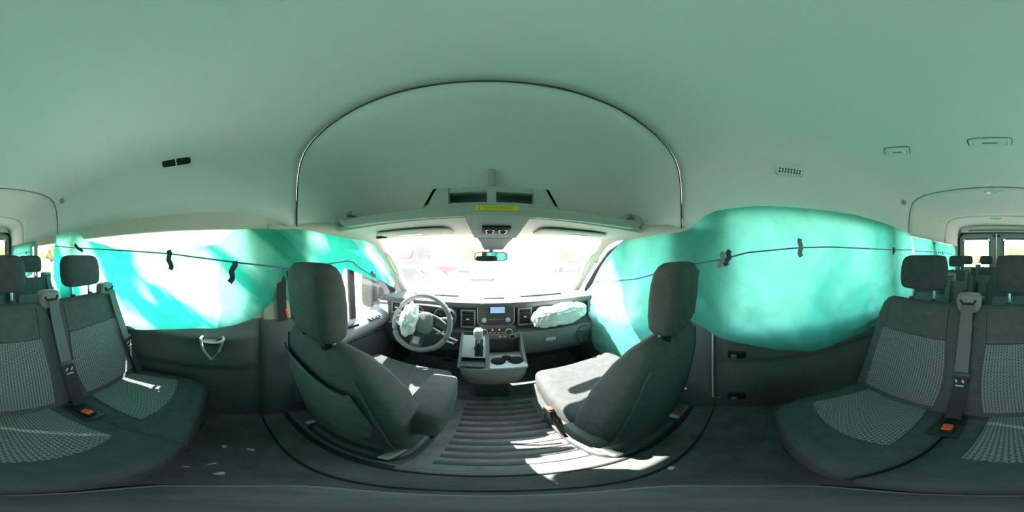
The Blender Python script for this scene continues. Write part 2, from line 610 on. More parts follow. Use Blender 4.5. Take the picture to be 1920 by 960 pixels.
# A pillars + upper door rails
for s, n in ((-1, 'trim_4'), (1, 'trim_5')):
    p = MB()
    pts = [(0.895, 0.28, 1.36), (0.84, 0.60, 1.365), (0.825, 0.86, 1.355), (0.812, 0.97, 1.315), (0.805, 1.10, 1.19), (0.805, 1.25, 1.03), (0.81, 1.42, 0.85), (0.815, 1.56, 0.70)]
    p.tube([(s * a, b, c) for a, b, c in pts], [0.025, 0.042, 0.047, 0.047, 0.042, 0.042, 0.048, 0.055], 12)
    o = struct(n, p, M['beige'])
    q = MB()
    q.tube([(s * 0.90, 0.33, 1.36), (s * 0.90, 0.75, 1.33), (s * 0.885, 0.97, 1.22), (s * 0.87, 1.12, 1.06), (s * 0.862, 1.25, 0.90), (s * 0.86, 1.32, 0.74)], 0.03, 8)
    q.build('door_frame_seal', M['rubber'], o)
    hnd = MB()
    hnd.tube([(s * 0.785, 1.03, 1.235), (s * 0.745, 1.05, 1.20), (s * 0.742, 1.12, 1.12), (s * 0.75, 1.19, 1.04), (s * 0.79, 1.22, 1.03)], [0.012, 0.011, 0.011, 0.011, 0.013], 10)
    tag(hnd.build('grab_handle', M['beige']), 'beige grab handle on the windscreen pillar at the %s' % ('driver side' if s < 0 else 'passenger side'), 'handle', 'pillar grab handles')

# windscreen header, windscreen, firewall
mb = MB()
mb.prism([(0.60, 1.345), (0.95, 1.325), (0.99, 1.35), (0.98, 1.40), (0.60, 1.372)], 0, -0.83, 0.83)
struct('trim_6', mb, M['beige'])
mb = MB()
def ws(u, v):
    x = -0.83 + 1.66 * u
    bow = 0.10 * (1 - (2 * u - 1) ** 2)
    return (x, 0.955 + 0.62 * v + bow * v * 0.9, 1.34 - 0.66 * v)
mb.grid(24, 10, ws)
struct('window_7', mb, M['windshield'])
mb = MB(); mb.box((0, 1.64, 0.24), (1.86, 0.06, 0.92))
struct('wall_front', mb, M['lower'])

# front doors
for s, n in ((-1, 'door_1'), (1, 'door_2')):
    d = MB()
    prof = [(0.94, 0.74), (0.875, 0.745), (0.80, 0.715), (0.775, 0.68), (0.785, 0.63), (0.83, 0.60), (0.835, 0.30), (0.84, -0.02), (0.94, -0.02)]
    d.rings([[Vector((s * x, y, z + (0.03 if z > 0.5 else 0) * (y - 0.8) * 1.0)) for x, z in prof] for y in lin(0.335, 1.60, 20)])
    o = struct(n, d, M['doortop'], sharp=50)
    lo = MB(); lo.box((s * 0.822, 0.96, 0.31), (0.03, 1.20, 0.54), 0.01)
    lo.build('door_lower_panel', M['plastic_dark'], o)
    bar = MB(); bar.tube([(s * 0.875, 0.78, 0.72), (s * 0.888, 0.775, 1.0), (s * 0.90, 0.77, 1.34)], 0.0, flat=(0.05, 0.02), up=(0, 1, 0))
    bar.build('glass_divider', M['rubber'], o)
    hd = MB(); hd.box((s * 0.79, 0.67, 0.735), (0.03, 0.14, 0.02), 0.006, rot=(0, 0, 0.1 * s))
    hd.build('door_handle', M['black'], o)
    sw = MB(); sw.box((s * 0.80, 0.93, 0.728), (0.05, 0.12, 0.012), 0.004)
    for kx in range(3):
        sw.box((s * (0.79 + 0.0), 0.89 + 0.035 * kx, 0.738), (0.022, 0.022, 0.01), 0.003)
    sw.build('window_switch_panel', M['plastic'], o)
    ih = MB(); ih.box((s * 0.80, 1.02, 0.60), (0.015, 0.10, 0.03), 0.006)
    ih.build('inner_latch', M['chrome'], o)
    pn = MB()
    pn.prism([(0.34, 0.72), (1.30, 0.72), (1.27, 0.92), (1.10, 1.12), (0.97, 1.24), (0.80, 1.34), (0.34, 1.36)], 0, s * 0.905, s * 0.909)
    struct('window_%d' % (8 if s < 0 else 9), pn, M['glass'])

# rear doors with panes
for s, n in ((-1, 'door_3'), (1, 'door_4')):
    d = MB()
    xa, xb, z0, z1 = 0.001, 0.80, -0.02, 1.70
    wxa, wxb, wz0, wz1 = 0.15, 0.70, 0.90, 1.555
    def fr(y, grow):
        outer = [(xa, z0), (xb, z0), (xb, z1 - 0.10), (xb - 0.06, z1 - 0.02), (xb - 0.14, z1), (xa, z1)]
        return outer
    # four bars round the pane
    for (a, b, c, e) in ((xa, xb, z0, wz0), (xa, xb, wz1, z1), (xa, wxa, wz0, wz1), (wxb, xb, wz0, wz1)):
        d.box((s * (a + b) / 2, -3.46, (c + e) / 2), (b - a, 0.07, e - c), 0.012)
    o = struct(n, d, M['doorgrey'])
    ed = MB()
    ed.tube([(s * wxa, -3.42, wz0), (s * wxa, -3.42, wz1 - 0.05), (s * (wxa + 0.05), -3.42, wz1), (s * (wxb - 0.05), -3.42, wz1), (s * wxb, -3.42, wz1 - 0.05), (s * wxb, -3.42, wz0)], 0.014, 8, loop=True)
    ed.build('pane_seal', M['rubber'], o)
    pn = MB(); pn.box((s * (wxa + wxb) / 2, -3.46, (wz0 + wz1) / 2), (wxb - wxa + 0.02, 0.005, wz1 - wz0 + 0.02))
    struct('window_%d' % (10 if s < 0 else 11), pn, M['glass'])
    for zc in (0.45, 1.25):
        hg = MB(); hg.box((s * 0.05, -3.41, 1.62), (0.05, 0.03, 0.05), 0.008)
    hg.build('top_catch', M['black'], o)
# dark seal band round the back doors
mb = MB()
mb.tube([(-0.80, -3.40, 0.0), (-0.80, -3.40, 1.58), (-0.74, -3.40, 1.67), (-0.64, -3.40, 1.70), (0.64, -3.40, 1.70), (0.74, -3.40, 1.67), (0.80, -3.40, 1.58), (0.80, -3.40, 0.0)], 0.022, 8)
struct('trim_7', mb, M['rubber'])
mb = MB()
for s in (-1, 1):
    mb.box((s * 0.86, -3.44, 0.92), (0.12, 0.07, 1.84), 0.02)
mb.box((0, -3.46, 1.80), (1.7, 0.06, 0.2), 0.02)
struct('wall_rear', mb, M['beige'])

# ------------------------------------------------------------------ deployed curtain airbags
def curtain(s, tab, x0, name, label, nu=150, nv=44, seed=0.0, amp=1.0, m='sheet', low=0.026):
    """tab rows: (y, ztop, zbottom); hangs on the side wall and billows inward"""
    ya, yb = tab[0][0], tab[-1][0]
    def fn(u, v):
        y = ya + (yb - ya) * u
        zt, zb = interp(tab, y)
        z = zt + (zb - zt) * v
        bill = math.sin(PI * min(1, v * 1.05)) * 0.022 + v * 0.006
        p = Vector((y * 2.2 + z * 0.9 + seed, z * 2.6 - y * 0.5, seed))
        a = noise.fractal(p, 1.0, 2.0, 4) * 0.020
        q = Vector((y * 5.0 - z * 3.5 + seed * 3, z * 1.6 + y * 1.4, seed + 4))
        b = (1 - abs(noise.noise(q)) * 2.0) * 0.014
        c = noise.noise(Vector((y * 13, z * 13, seed))) * 0.004
        edge = min(1.0, v * 6 + 0.1)
        lo = max(0.0, min(1.0, (0.97 - z) / 0.13))
        off = bill + (a + b + c) * amp * edge + low * (0.45 if s > 0 and y < 0.25 else 1.0 if s < 0 or y > 0.45 else 0.45 + (y - 0.25) * 2.75) * lo * lo * (3 - 2 * lo)
        return Vector((s * (x0 - off), y, z))
    mb = MB(); mb.grid(nu, nv, fn)
    o = mb.build(name, M[m], sharp=180)
    tag(o, label, 'airbag', 'curtain airbags')
    return o, fn, tab
def cord(parent, s, fn, tab, pts, r=0.0045):
    ya, yb = tab[0][0], tab[-1][0]
    P = []
    n = 60
    y0, y1 = pts[0][0], pts[-1][0]
    for i in range(n + 1):
        y = y0 + (y1 - y0) * i / n
        z = interp(pts, y)[0]
        zt, zb = interp(tab, y)
        q = fn((y - ya) / (yb - ya), (z - zt) / (zb - zt))
        P.append(q + Vector((-s * 0.004, 0, 0)))
    m = MB(); m.tube(P, r, 6)
    return m.build('seam_cord', M['cord'], parent)
def tabs(parent, s, fn, tab, items, m):
    ya, yb = tab[0][0], tab[-1][0]
    for y, z, h, lean, mm in items:
        P = []
        for k in range(7):
            t = k / 6 - 0.5
            yy, zz = y + t * lean + 0.006 * math.sin(k * 1.7), z - t * h
            zt, zb = interp(tab, yy)
            q = fn((yy - ya) / (yb - ya), (zz - zt) / (zb - zt))
            P.append(q + Vector((-s * (0.009 + 0.003 * math.sin(k * 2)), 0, 0)))
        b = MB(); b.tube(P, 0, flat=(0.026, 0.003), up=(0, 1, 0))
        b.build('tie_tab', M[mm], parent)

LT = [(-1.46, 1.42, 0.80), (-1.10, 1.40, 0.775), (-1.0, 1.33, 0.76), (-0.76, 1.272, 0.735), (-0.69, 1.248, 0.71), (-0.47, 1.230, 0.765), (-0.25, 1.234, 0.81),
      (-0.06, 1.26, 0.835), (0.02, 1.33, 0.85), (0.10, 1.335, 0.88), (0.18, 1.335, 0.935), (0.27, 1.34, 1.02), (0.33, 1.345, 0.90), (0.37, 1.345, 0.77), (0.50, 1.345, 0.77), (0.58, 1.34, 0.88), (0.63, 1.335, 1.06),  # hidden low stretch behind the driver headrest, added to block stray sun
      (0.66, 1.34, 1.125), (0.80, 1.335, 1.08), (0.91, 1.315, 1.035), (1.08, 1.20, 0.985), (1.18, 1.08, 0.935), (1.24, 1.02, 0.905)]
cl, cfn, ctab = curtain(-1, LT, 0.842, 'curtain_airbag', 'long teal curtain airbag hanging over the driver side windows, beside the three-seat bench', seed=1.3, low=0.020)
cord(cl, -1, cfn, ctab, [(-1.45, 1.30), (-1.03, 1.262), (-0.31, 1.212), (0.0, 1.173), (0.33, 1.134), (0.70, 1.17), (0.91, 1.06), (1.15, 0.955)])
tabs(cl, -1, cfn, ctab, [(-1.03, 1.262, 0.06, 0.10, 'tab'), (-0.305, 1.18, 0.10, 0.02, 'tab'), (0.01, 1.125, 0.10, -0.02, 'tab'), (0.93, 1.06, 0.04, 0.06, 'tab')], None)
RT = [(-1.45, 1.43, 0.72), (-1.07, 1.475, 0.66), (-0.97, 1.48, 0.64), (-0.72, 1.493, 0.625), (-0.545, 1.49, 0.62), (-0.40, 1.485, 0.595), (-0.08, 1.478, 0.676),
      (0.138, 1.455, 0.75), (0.214, 1.42, 0.80), (0.30, 1.35, 0.83), (0.375, 1.335, 0.80), (0.54, 1.335, 0.56), (0.70, 1.33, 0.40), (0.80, 1.31, 0.36), (0.96, 1.19, 0.355),
      (1.03, 1.12, 0.38), (1.12, 1.0, 0.48), (1.18, 0.89, 0.66)]
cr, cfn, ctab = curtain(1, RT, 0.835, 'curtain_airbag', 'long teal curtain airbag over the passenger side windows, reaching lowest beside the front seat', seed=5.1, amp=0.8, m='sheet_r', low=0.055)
cord(cr, 1, cfn, ctab, [(-1.44, 1.262), (-1.12, 1.252), (-0.545, 1.255), (-0.31, 1.246), (-0.02, 1.217), (0.094, 1.185), (0.309, 1.148), (0.647, 1.048), (1.13, 0.971)])
tabs(cr, 1, cfn, ctab, [(-1.12, 1.245, 0.05, 0.0, 'tab'), (-0.312, 1.246, 0.10, 0.0, 'tabgrey'), (0.075, 1.19, 0.08, 0.02, 'tab'), (0.105, 1.18, 0.08, 0.02, 'tabgrey')], None)
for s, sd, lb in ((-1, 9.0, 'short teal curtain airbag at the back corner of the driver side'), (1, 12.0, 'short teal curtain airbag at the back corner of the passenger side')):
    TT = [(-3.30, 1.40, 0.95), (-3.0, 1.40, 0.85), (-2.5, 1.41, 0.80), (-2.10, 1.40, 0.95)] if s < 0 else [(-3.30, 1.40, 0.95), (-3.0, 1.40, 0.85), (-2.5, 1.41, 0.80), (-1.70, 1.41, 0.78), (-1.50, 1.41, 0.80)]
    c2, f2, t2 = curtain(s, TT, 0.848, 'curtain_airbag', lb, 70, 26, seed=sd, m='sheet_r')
    cord(c2, s, f2, t2, [(-3.28, 1.20), (-2.6, 1.25), (TT[-1][0] - 0.02, 1.255)])
    tabs(c2, s, f2, t2, [(-2.4, 1.25, 0.06, 0.03, 'tab')], None)

# ------------------------------------------------------------------ passenger benches
def cush_top(x, y, hw=0.23):
    zc, hz = 0.415, interp([(-0.5, 0.062), (-0.25, 0.075), (-0.08, 0.082), (-0.03, 0.07), (0.0, 0.04)], y)[0]
    t = min(0.999, abs(x) / hw)
    return zc + hz * (1 - t ** 5) ** (1 / 5) + 0.010 * (abs(x) / hw) ** 2 * (1 if abs(x) < 0.19 else 0.4)

SEAT = {}
def make_seat_masters():
    # cushion
    def cushion(rl, rr, key):
     mb = MB()
     rg = []
     for y, hw, hz, zc in ((0.0, 0.195, 0.025, 0.41), (0.006, 0.214, 0.045, 0.412), (-0.004, 0.226, 0.066, 0.414), (-0.015, 0.2255, 0.072, 0.4145), (-0.03, 0.2265, 0.077, 0.415), (-0.05, 0.227, 0.080, 0.415),
                          (-0.08, 0.2275, 0.082, 0.415), (-0.13, 0.2275, 0.080, 0.415), (-0.18, 0.2275, 0.078, 0.415), (-0.30, 0.2275, 0.072, 0.415), (-0.42, 0.2275, 0.066, 0.415), (-0.50, 0.22, 0.05, 0.415)):
        ring = []
        f = max(0.0, 1 - (-y) / 0.16) ** 2.2 if y < 0 else 1.0
        for a, b in sup(40, hw, hz, 5):
            zz = zc + b
            if b > 0:
                zz += 0.010 * (a / 0.23) ** 2 * (1 if abs(a) < 0.19 else 0.4)
            aa = a - (rr * f * a / 0.2 if a > 0 else 0) - (rl * f * a / 0.2 if a < 0 else 0)
            ring.append(Vector((aa, y, zz)))
        rg.append(ring)
     mb.rings(rg)
     SEAT[key] = mb.mesh('seat_cushion', M['cloth'], 60)
    cushion(0, 0, 'cushion')
    cushion(0.055, 0, 'cushion_l')
    cushion(0, 0.055, 'cushion_r')
    cushion(0.055, 0.055, 'cushion_lr')
    # woven cushion centre
    def patch(nu, nv, fn, uvf, name):
        m2 = MB(); m2.grid(nu, nv, fn)
        me = m2.mesh(name, M['weave'], 180)
        lay = me.uv_layers.new(name='UVMap')
        for lp in me.loops:
            i, j = divmod(lp.vertex_index, nv + 1)
            lay.data[lp.index].uv = uvf(i / nu, j / nv)
        return me
    def cp(u, v):
        w = 0.115 + 0.045 * (v ** 0.7)
        y = -0.425 + 0.285 * v + 0.025 * (1 - (2 * u - 1) ** 2) * v
        x = (2 * u - 1) * w
        return Vector((x, y, cush_top(x, y) + 0.0035))
    SEAT['cushion_centre'] = patch(20, 24, cp, lambda u, v: ((u - .5) * 0.30, v * 0.31), 'cushion_centre')
    # backrest: front face leans back from (y -.36, z .47) to (y -.56, z .99)
    def bk(t):       # centre line
        return Vector((0, -0.415 - 0.185 * t - 0.01 * math.sin(PI * t), 0.45 + 0.535 * t))
    mb = MB(); rg = []
    for t, hw, hd in ((0.0, 0.19, 0.03), (0.01, 0.215, 0.045), (0.06, 0.2240, 0.055), (0.3, 0.2260, 0.058), (0.6, 0.2250, 0.056), (0.82, 0.219, 0.052), (0.92, 0.206, 0.047), (0.97, 0.19, 0.036), (1.0, 0.165, 0.018)):
        c = bk(t)
        rg.append([Vector((a, c.y + b, c.z + b * 0.33)) for a, b in sup(40, hw, hd, 5)])
    mb.rings(rg)
    # side bolsters swell a little at the front
    SEAT['backrest'] = mb.mesh('backrest', M['cloth_side'], 60)
    def bp(u, v):
        t = 0.10 + 0.60 * v
        c = bk(t)
        w = 0.150 + 0.012 * math.sin(PI * v)
        x = (2 * u - 1) * w
        hd = 0.058 * (1 - (abs(x) / 0.2260) ** 5) ** 0.2
        return Vector((x, c.y + hd + 0.004, c.z + (hd + 0.004) * 0.33))
    SEAT['back_centre'] = patch(16, 20, bp, lambda u, v: ((u - .5) * 0.31, v * 0.34), 'backrest_centre')
    def seamline(pts, key):
        m3 = MB(); m3.tube(pts, 0.0018, 6)
        SEAT[key] = m3.mesh('stitched_seam', M['black'])
    for sg, key in ((-1, 'seam_a'), (1, 'seam_b')):
        pts = []
        for t in lin(0.70, 0.95, 10):
            c = bk(t)
            hw, hd = interp([(0.6, 0.225, 0.056), (0.82, 0.219, 0.052), (0.92, 0.206, 0.047), (0.97, 0.19, 0.036)], t)
            hd = hd * (1 - (0.15 / hw) ** 5) ** 0.2
            pts.append((sg * 0.15, c.y + hd, c.z + hd * 0.33))
        seamline(pts, key)
    # headrest
    mb = MB(); rg = []
    for z, k in ((-0.082, 0.55), (-0.078, 0.78), (-0.064, 0.93), (-0.03, 1.0), (0.02, 0.99), (0.052, 0.93), (0.07, 0.80), (0.078, 0.62), (0.081, 0.4)):
        rg.append([Vector((a, b - z * 0.12, z)) for a, b in sup(32, 0.119 * (k ** 0.68), 0.05 * k, 3.6)])
    mb.rings(rg)
    SEAT['headrest'] = mb.mesh('headrest', M['cloth'], 60)
    mb = MB(); mb.tube([(0, 0.004, -0.05), (0, 0, 0.07)], 0.0065, 10)
    SEAT['post'] = mb.mesh('headrest_post', M['chrome'])
    mb = MB(); mb.lathe([(0.0, -0.004), (0.014, -0.004), (0.014, 0.008), (0.011, 0.012), (0.0, 0.012)], (0, 0, 0), n=16)
    SEAT['sleeve'] = mb.mesh('post_sleeve', M['black'])
    # belt guide: rounded loop on the shoulder
    mb = MB()
    mb.rings([[Vector((a, b + 0.01, z)) for a, b in sup(24, 0.052 * k, 0.034 * k, 4)] for z, k in ((-0.045, 0.9), (-0.02, 1.0), (0.012, 1.0), (0.026, 0.92), (0.032, 0.7))])
    SEAT['guide'] = mb.mesh('belt_guide', M['plastic'], 50)
    mb = MB(); mb.tube([(-0.032, 0.046, 0.012), (-0.022, 0.048, -0.004), (0.022, 0.048, -0.004), (0.032, 0.046, 0.012)], 0.0055, 8)
    SEAT['slot'] = mb.mesh('guide_slot', M['black'])
    # belt webbing hanging down the front of the backrest
    mb = MB(); mb.tube([(0, -0.535, 1.00), (0, -0.515, 0.94), (0.0, -0.465, 0.82), (0.0, -0.43, 0.73)], 0, flat=(0.047, 0.002), up=(1, 0, 0))
    SEAT['belt'] = mb.mesh('seat_belt', M['belt'])
    mb = MB(); mb.tube([(0, -0.425, 0.715), (0.0, -0.385, 0.62), (0.003, -0.35, 0.52), (0.003, -0.34, 0.488)], 0, flat=(0.047, 0.002), up=(1, 0, 0))
    SEAT['belt_low'] = mb.mesh('lap_webbing', M['belt_dark'])
    mb = MB(); mb.box((0, -0.424, 0.722), (0.062, 0.016, 0.024), 0.006, rot=(-0.35, 0, 0))
    SEAT['latch'] = mb.mesh('latch_plate', M['plastic_dark'])
    mb = MB()
    mb.box((-0.011, -0.412, 0.69), (0.006, 0.003, 0.042), 0.001, rot=(-0.35, 0, 0)).box((0.011, -0.412, 0.69), (0.006, 0.003, 0.042), 0.001, rot=(-0.35, 0, 0)).box((0, -0.406, 0.672), (0.028, 0.003, 0.008), 0.001, rot=(-0.35, 0, 0))
    SEAT['tongue'] = mb.mesh('latch_tongue', M['white'])
    mb = MB(); mb.box((0, -0.30, 0.492), (0.036, 0.085, 0.03), 0.006, rot=(0.15, 0, 0.15))
    SEAT['buckle'] = mb.mesh('buckle', M['black'])
    mb = MB(); mb.box((0.0, -0.283, 0.508), (0.027, 0.036, 0.012), 0.004, rot=(0.25, 0, 0.15))
    SEAT['button'] = mb.mesh('release_button', M['red'])
    mb = MB(); mb.box((0, -0.30, 0.489), (0.075, 0.12, 0.008), 0.003)
    SEAT['pocket'] = mb.mesh('buckle_recess', M['black'])
    # leg frame under each seat
    mb = MB()
    mb.tube([(0, -0.03, 0.36), (0, -0.02, 0.20), (0, -0.05, 0.0)], 0.017, 8).tube([(0, -0.40, 0.36), (0, -0.42, 0.0)], 0.017, 8).tube([(0, -0.05, 0.014), (0, -0.42, 0.014)], 0.014, 8).tube([(0, -0.03, 0.34), (0, -0.40, 0.35)], 0.014, 8)
    SEAT['leg'] = mb.mesh('leg_frame', M['black'])
make_seat_masters()

def part(key, name, parent, loc=(0, 0, 0), label=None):
    o = bpy.data.objects.new(name, SEAT[key])
    COL.objects.link(o)
    o.parent = parent
    o.location = loc
    if label:
        o['label'] = label
    return o

def bench(y, xs, label, beltside, detail=True, cat='seat', group='passenger benches'):
    cx = sum(xs) / len(xs)
    t = thing('bench_seat' if len(xs) > 1 else 'single_seat', label, cat, (cx, y, 0), 0, group)
    for i, x in enumerate(xs):
        dx = x - cx
        c = part('cushion' + ('_' if i in (0, len(xs) - 1) else '') + ('l' if i == 0 else '') + ('r' if i == len(xs) - 1 else ''), 'seat_cushion', t, (dx, 0, 0))
        part('cushion_centre', 'cushion_centre', c, label='grey woven cushion centre')
        b = part('backrest', 'backrest', t, (dx, 0, 0))
        part('back_centre', 'backrest_centre', b, label='grey woven backrest centre')
        if detail:
            part('seam_a', 'stitched_seam', b)
            part('seam_b', 'stitched_seam', b)
        h = part('headrest', 'headrest', t, (dx, -0.615, 1.123))
        for s in (-1, 1):
            part('post', 'headrest_post', h, (s * 0.058, 0.0, -0.088))
            part('sleeve', 'post_sleeve', b, (s * 0.058, -0.60, 0.985))
        bs = dx + beltside * (0.2275 if i else 0.165)
        part('guide', 'belt_guide', t, (bs, -0.60, 1.005)) if not detail else part('slot', 'guide_slot', part('guide', 'belt_guide', t, (bs, -0.60, 1.005)))
        sb = part('belt', 'seat_belt', t, (bs, 0, 0))
        part('belt_low', 'lap_webbing', sb)
        l = part('latch', 'latch_plate', sb)
        if detail:
            part('tongue', 'latch_tongue', sb)
        if i < len(xs) - 1 or len(xs) == 1:
            bk_ = part('buckle', 'buckle', t, (dx + (0.2275 if len(xs) > 1 else 0.0), 0, 0))
            part('button', 'release_button', bk_, label='red release button')
            part('pocket', 'buckle_recess', bk_)
    for dx in (xs[0] - cx - 0.05, xs[-1] - cx + 0.05):
        part('leg', 'leg_frame', t, (dx, 0, 0))
    return t

RA = -0.095
bench(RA, (-0.58, -0.145, 0.31), 'three-seat charcoal bench nearest the front seats, with orange buckles on its cushion', -1)
RB, RC, RD = -0.91, -1.76, -2.50
bench(RB, (-0.58, -0.14), 'charcoal two-seat bench directly behind the three-seat bench, driver side', -1)
bench(RB, (0.58,), 'charcoal single seat directly behind the three-seat bench, passenger side', -1)
bench(RC, (-0.58, -0.14), 'charcoal two-seat bench in the third passenger row, driver side', -1, False)
bench(RC, (0.58,), 'charcoal single seat in the third passenger row, by the passenger side curtain', -1, False)
bench(RD, (-0.575, -0.19, 0.19, 0.575), 'charcoal four-seat bench across the very back, before the rear doors', -1, False)

# ------------------------------------------------------------------ front seats
def front_seat(x, y, label, armside, rz=0.0, driver=True):
    t = thing('bucket_seat', label, 'seat', (x, y, 0), rz, 'front seats')
    # local: y=0 is the rear face at shoulder height
    def bc(tt):
        return Vector((0, 0.20 - 0.135 * tt, 0.20 + 0.742 * tt))
    mb = MB(); rg = []
    for tt, hw, hd in ((0.0, 0.18, 0.04), (0.015, 0.215, 0.06), (0.08, 0.245, 0.075), (0.3, 0.258, 0.08), (0.55, 0.262, 0.075), (0.78, 0.245, 0.066), (0.9, 0.212, 0.056), (0.96, 0.178, 0.045), (0.99, 0.15, 0.03), (1.0, 0.12, 0.015)):
        c = bc(tt)
        rg.append([Vector((a, c.y + b + 0.03 * (abs(a) / 0.25) ** 2.5 * (1 if b > 0 else 0.15), c.z + b * 0.17)) for a, b in sup(44, hw, hd, 3.6)])
    mb.rings(rg)
    b = mb.build('backrest', M['cloth_lit'], t, sharp=60)
    # rear panel with map pocket
    mb = MB()
    def rp_(u, v):
        tt = 0.03 + 0.84 * v
        c = bc(tt)
        hw = interp([(0, 0.17), (0.1, 0.195), (0.6, 0.205), (0.78, 0.195), (0.87, 0.18)], tt)[0]
        a = (2 * u - 1) * hw
        hd = 0.072 * (1 - (abs(a) / 0.25) ** 3.6) ** (1 / 3.6)
        return Vector((a, c.y - hd - 0.0035 + 0.007 * (abs(2 * u - 1) ** 6) - 0.004 * (0.5 - abs(v - 0.5)) , c.z - 0.012))
    mb.grid(18, 20, rp_)
    if driver:
     p = mb.build('map_pocket', M['cloth_back'], b, sharp=180)
     p.modifiers.new('thickness', 'SOLIDIFY').thickness = 0.003
     mb = MB(); mb.tube([rp_(u, 1.0) + Vector((0, -0.004, 0)) for u in lin(0.02, 0.98, 14)], 0.002, 6)
     mb.build('pocket_hem', M['black'], p)
    # piping down both rear edges
    for s in (-1, 1):
        mb = MB()
        pts = []
        for tt in lin(0.10, 0.93, 16):
            c = bc(tt)
            hw = interp([(0.0, 0.18), (0.08, 0.235), (0.3, 0.245), (0.55, 0.248), (0.78, 0.232), (0.9, 0.205), (0.96, 0.178)], tt)[0]
            hd = interp([(0.0, 0.04), (0.08, 0.075), (0.3, 0.08), (0.55, 0.075), (0.78, 0.066), (0.9, 0.056)], tt)[0]
            pts.append(Vector((s * hw * 0.90, c.y - hd * 0.78, c.z - hd * 0.1)))
        mb.tube(pts, 0.004, 6)
        mb.build('piping', M['cloth_lit'], b)
    # headrest
    mb = MB(); rg = []
    for z, k in ((-0.108, 0.5), (-0.104, 0.72), (-0.088, 0.88), (-0.05, 0.97), (0.0, 1.0), (0.05, 0.98), (0.085, 0.88), (0.103, 0.72), (0.112, 0.52), (0.115, 0.3)):
        rg.append([Vector((a, bb - z * 0.10, z)) for a, bb in sup(36, 0.112 * (k ** 0.55), 0.056 * k, 3.4)])
    mb.rings(rg)
    h = mb.build('headrest', M['cloth_lit'], t, (0, 0.045, 1.066), sharp=60)
    # stitched side gusset line
    for s in (-1, 1):
        mb = MB(); mb.tube([(s * 0.088, -0.044 - z * 0.1, z) for z in lin(-0.085, 0.085, 10)], 0.0025, 6)
        mb.build('piping', M['cloth_lit'], h)
        mb = MB(); mb.tube([(s * 0.058, 0.0, -0.16), (s * 0.058, 0, -0.09)], 0.0065, 10)
        mb.build('headrest_post', M['chrome'], h)
        mb = MB(); mb.lathe([(0, -0.01), (0.021, -0.01), (0.021, 0.006), (0.014, 0.013), (0, 0.013)], (s * 0.058, 0.055, 0.938), n=20)
        mb.build('post_sleeve', M['black'], b)
    # cushion
    mb = MB(); rg = []
    for yy, hw, hz, zc in ((0.14, 0.20, 0.04, 0.40), (0.20, 0.235, 0.07, 0.40), (0.30, 0.252, 0.082, 0.405), (0.45, 0.256, 0.088, 0.41), (0.56, 0.252, 0.09, 0.412), (0.62, 0.243, 0.082, 0.41), (0.65, 0.225, 0.062, 0.402), (0.66, 0.19, 0.035, 0.395)):
        ring = []
        for a, bb in sup(44, hw, hz, 4):
            zz = zc + bb + (0.022 * min(1, abs(a) / 0.22) ** 3 if bb > 0 else 0)
            ring.append(Vector((a, yy, zz)))
        rg.append(ring)
    mb.rings(rg)
    c = mb.build('seat_cushion', M['cloth_lit'], t, sharp=60)
    mb = MB()
    def cc(u, v):
        a = (2 * u - 1) * 0.16
        yy = 0.24 + 0.37 * v
        zc, hz = 0.409, interp([(0.2, 0.07), (0.3, 0.082), (0.45, 0.088), (0.56, 0.09), (0.62, 0.084)], yy)[0]
        return Vector((a, yy, zc + hz * (1 - (abs(a) / 0.25) ** 4) ** 0.25 + 0.022 * (abs(a) / 0.22) ** 3 + 0.003))
    mb.grid(16, 16, cc)
    mb.build('cushion_centre', M['cloth_lit'], c, sharp=180)
    # base, valance, rails
    mb = MB()
    mb.rings([[Vector((a, 0.36 + bb, z)) for a, bb in sup(28, hw, hd, 8)] for z, hw, hd in ((0.0, 0.225, 0.245), (0.06, 0.225, 0.24), (0.075, 0.20, 0.22), (0.27, 0.195, 0.21), (0.32, 0.205, 0.22))])
    mb.build('seat_base', M['plastic_dark'], t)
    for s in (-1, 1):
        mb = MB()
        mb.prism([(0.16, 0.30), (0.20, 0.22), (0.60, 0.24), (0.645, 0.31), (0.63, 0.37), (0.40, 0.355), (0.24, 0.36)], 0, s * 0.215, s * 0.245)
        mb.build('side_valance', M['plastic'], t)
        mb = MB(); mb.box((s * 0.19, 0.36, 0.085), (0.035, 0.50, 0.03), 0.006)
        mb.build('slide_rail', M['steel'], t)
    # buckle on the inner side
    s = armside
    mb = MB(); mb.tube([(s * 0.252, 0.28, 0.20), (s * 0.262, 0.34, 0.33)], 0, flat=(0.03, 0.012), up=(0, 1, 0))
    mb.box((s * 0.265, 0.36, 0.365), (0.022, 0.045, 0.075), 0.006, rot=(-0.35, 0, 0))
    bu = mb.build('buckle', M['black'], t)
    mb = MB(); mb.box((s * 0.265, 0.376, 0.405), (0.02, 0.036, 0.014), 0.004, rot=(-0.35, 0, 0))
    mb.build('release_button', M['red'], bu, label='red release button')
    if driver:
        # padded armrest folded down on the aisle side
        mb = MB(); rg = []
        for yy, hw, hh, zc in ((0.125, 0.030, 0.05, 0.585), (0.133, 0.048, 0.072, 0.585), (0.16, 0.057, 0.084, 0.585), (0.28, 0.058, 0.082, 0.59), (0.36, 0.055, 0.068, 0.60), (0.40, 0.048, 0.05, 0.605), (0.415, 0.03, 0.028, 0.605)):
            rg.append([Vector((s * 0.262 + a, yy, zc + bb)) for a, bb in sup(28, hw, hh, 6)])
        mb.rings(rg)
        mb.build('armrest', M['cloth_lit'], t, sharp=60)
    else:
        mb = MB(); rg = []
        for yy, hw, hh, zc in ((0.09, 0.015, 0.03, 0.42), (0.11, 0.022, 0.045, 0.42), (0.18, 0.024, 0.05, 0.41), (0.24, 0.018, 0.04, 0.40)):
            rg.append([Vector((s * 0.262 + a, yy, zc + bb)) for a, bb in sup(20, hw, hh, 4)])
        mb.rings(rg)
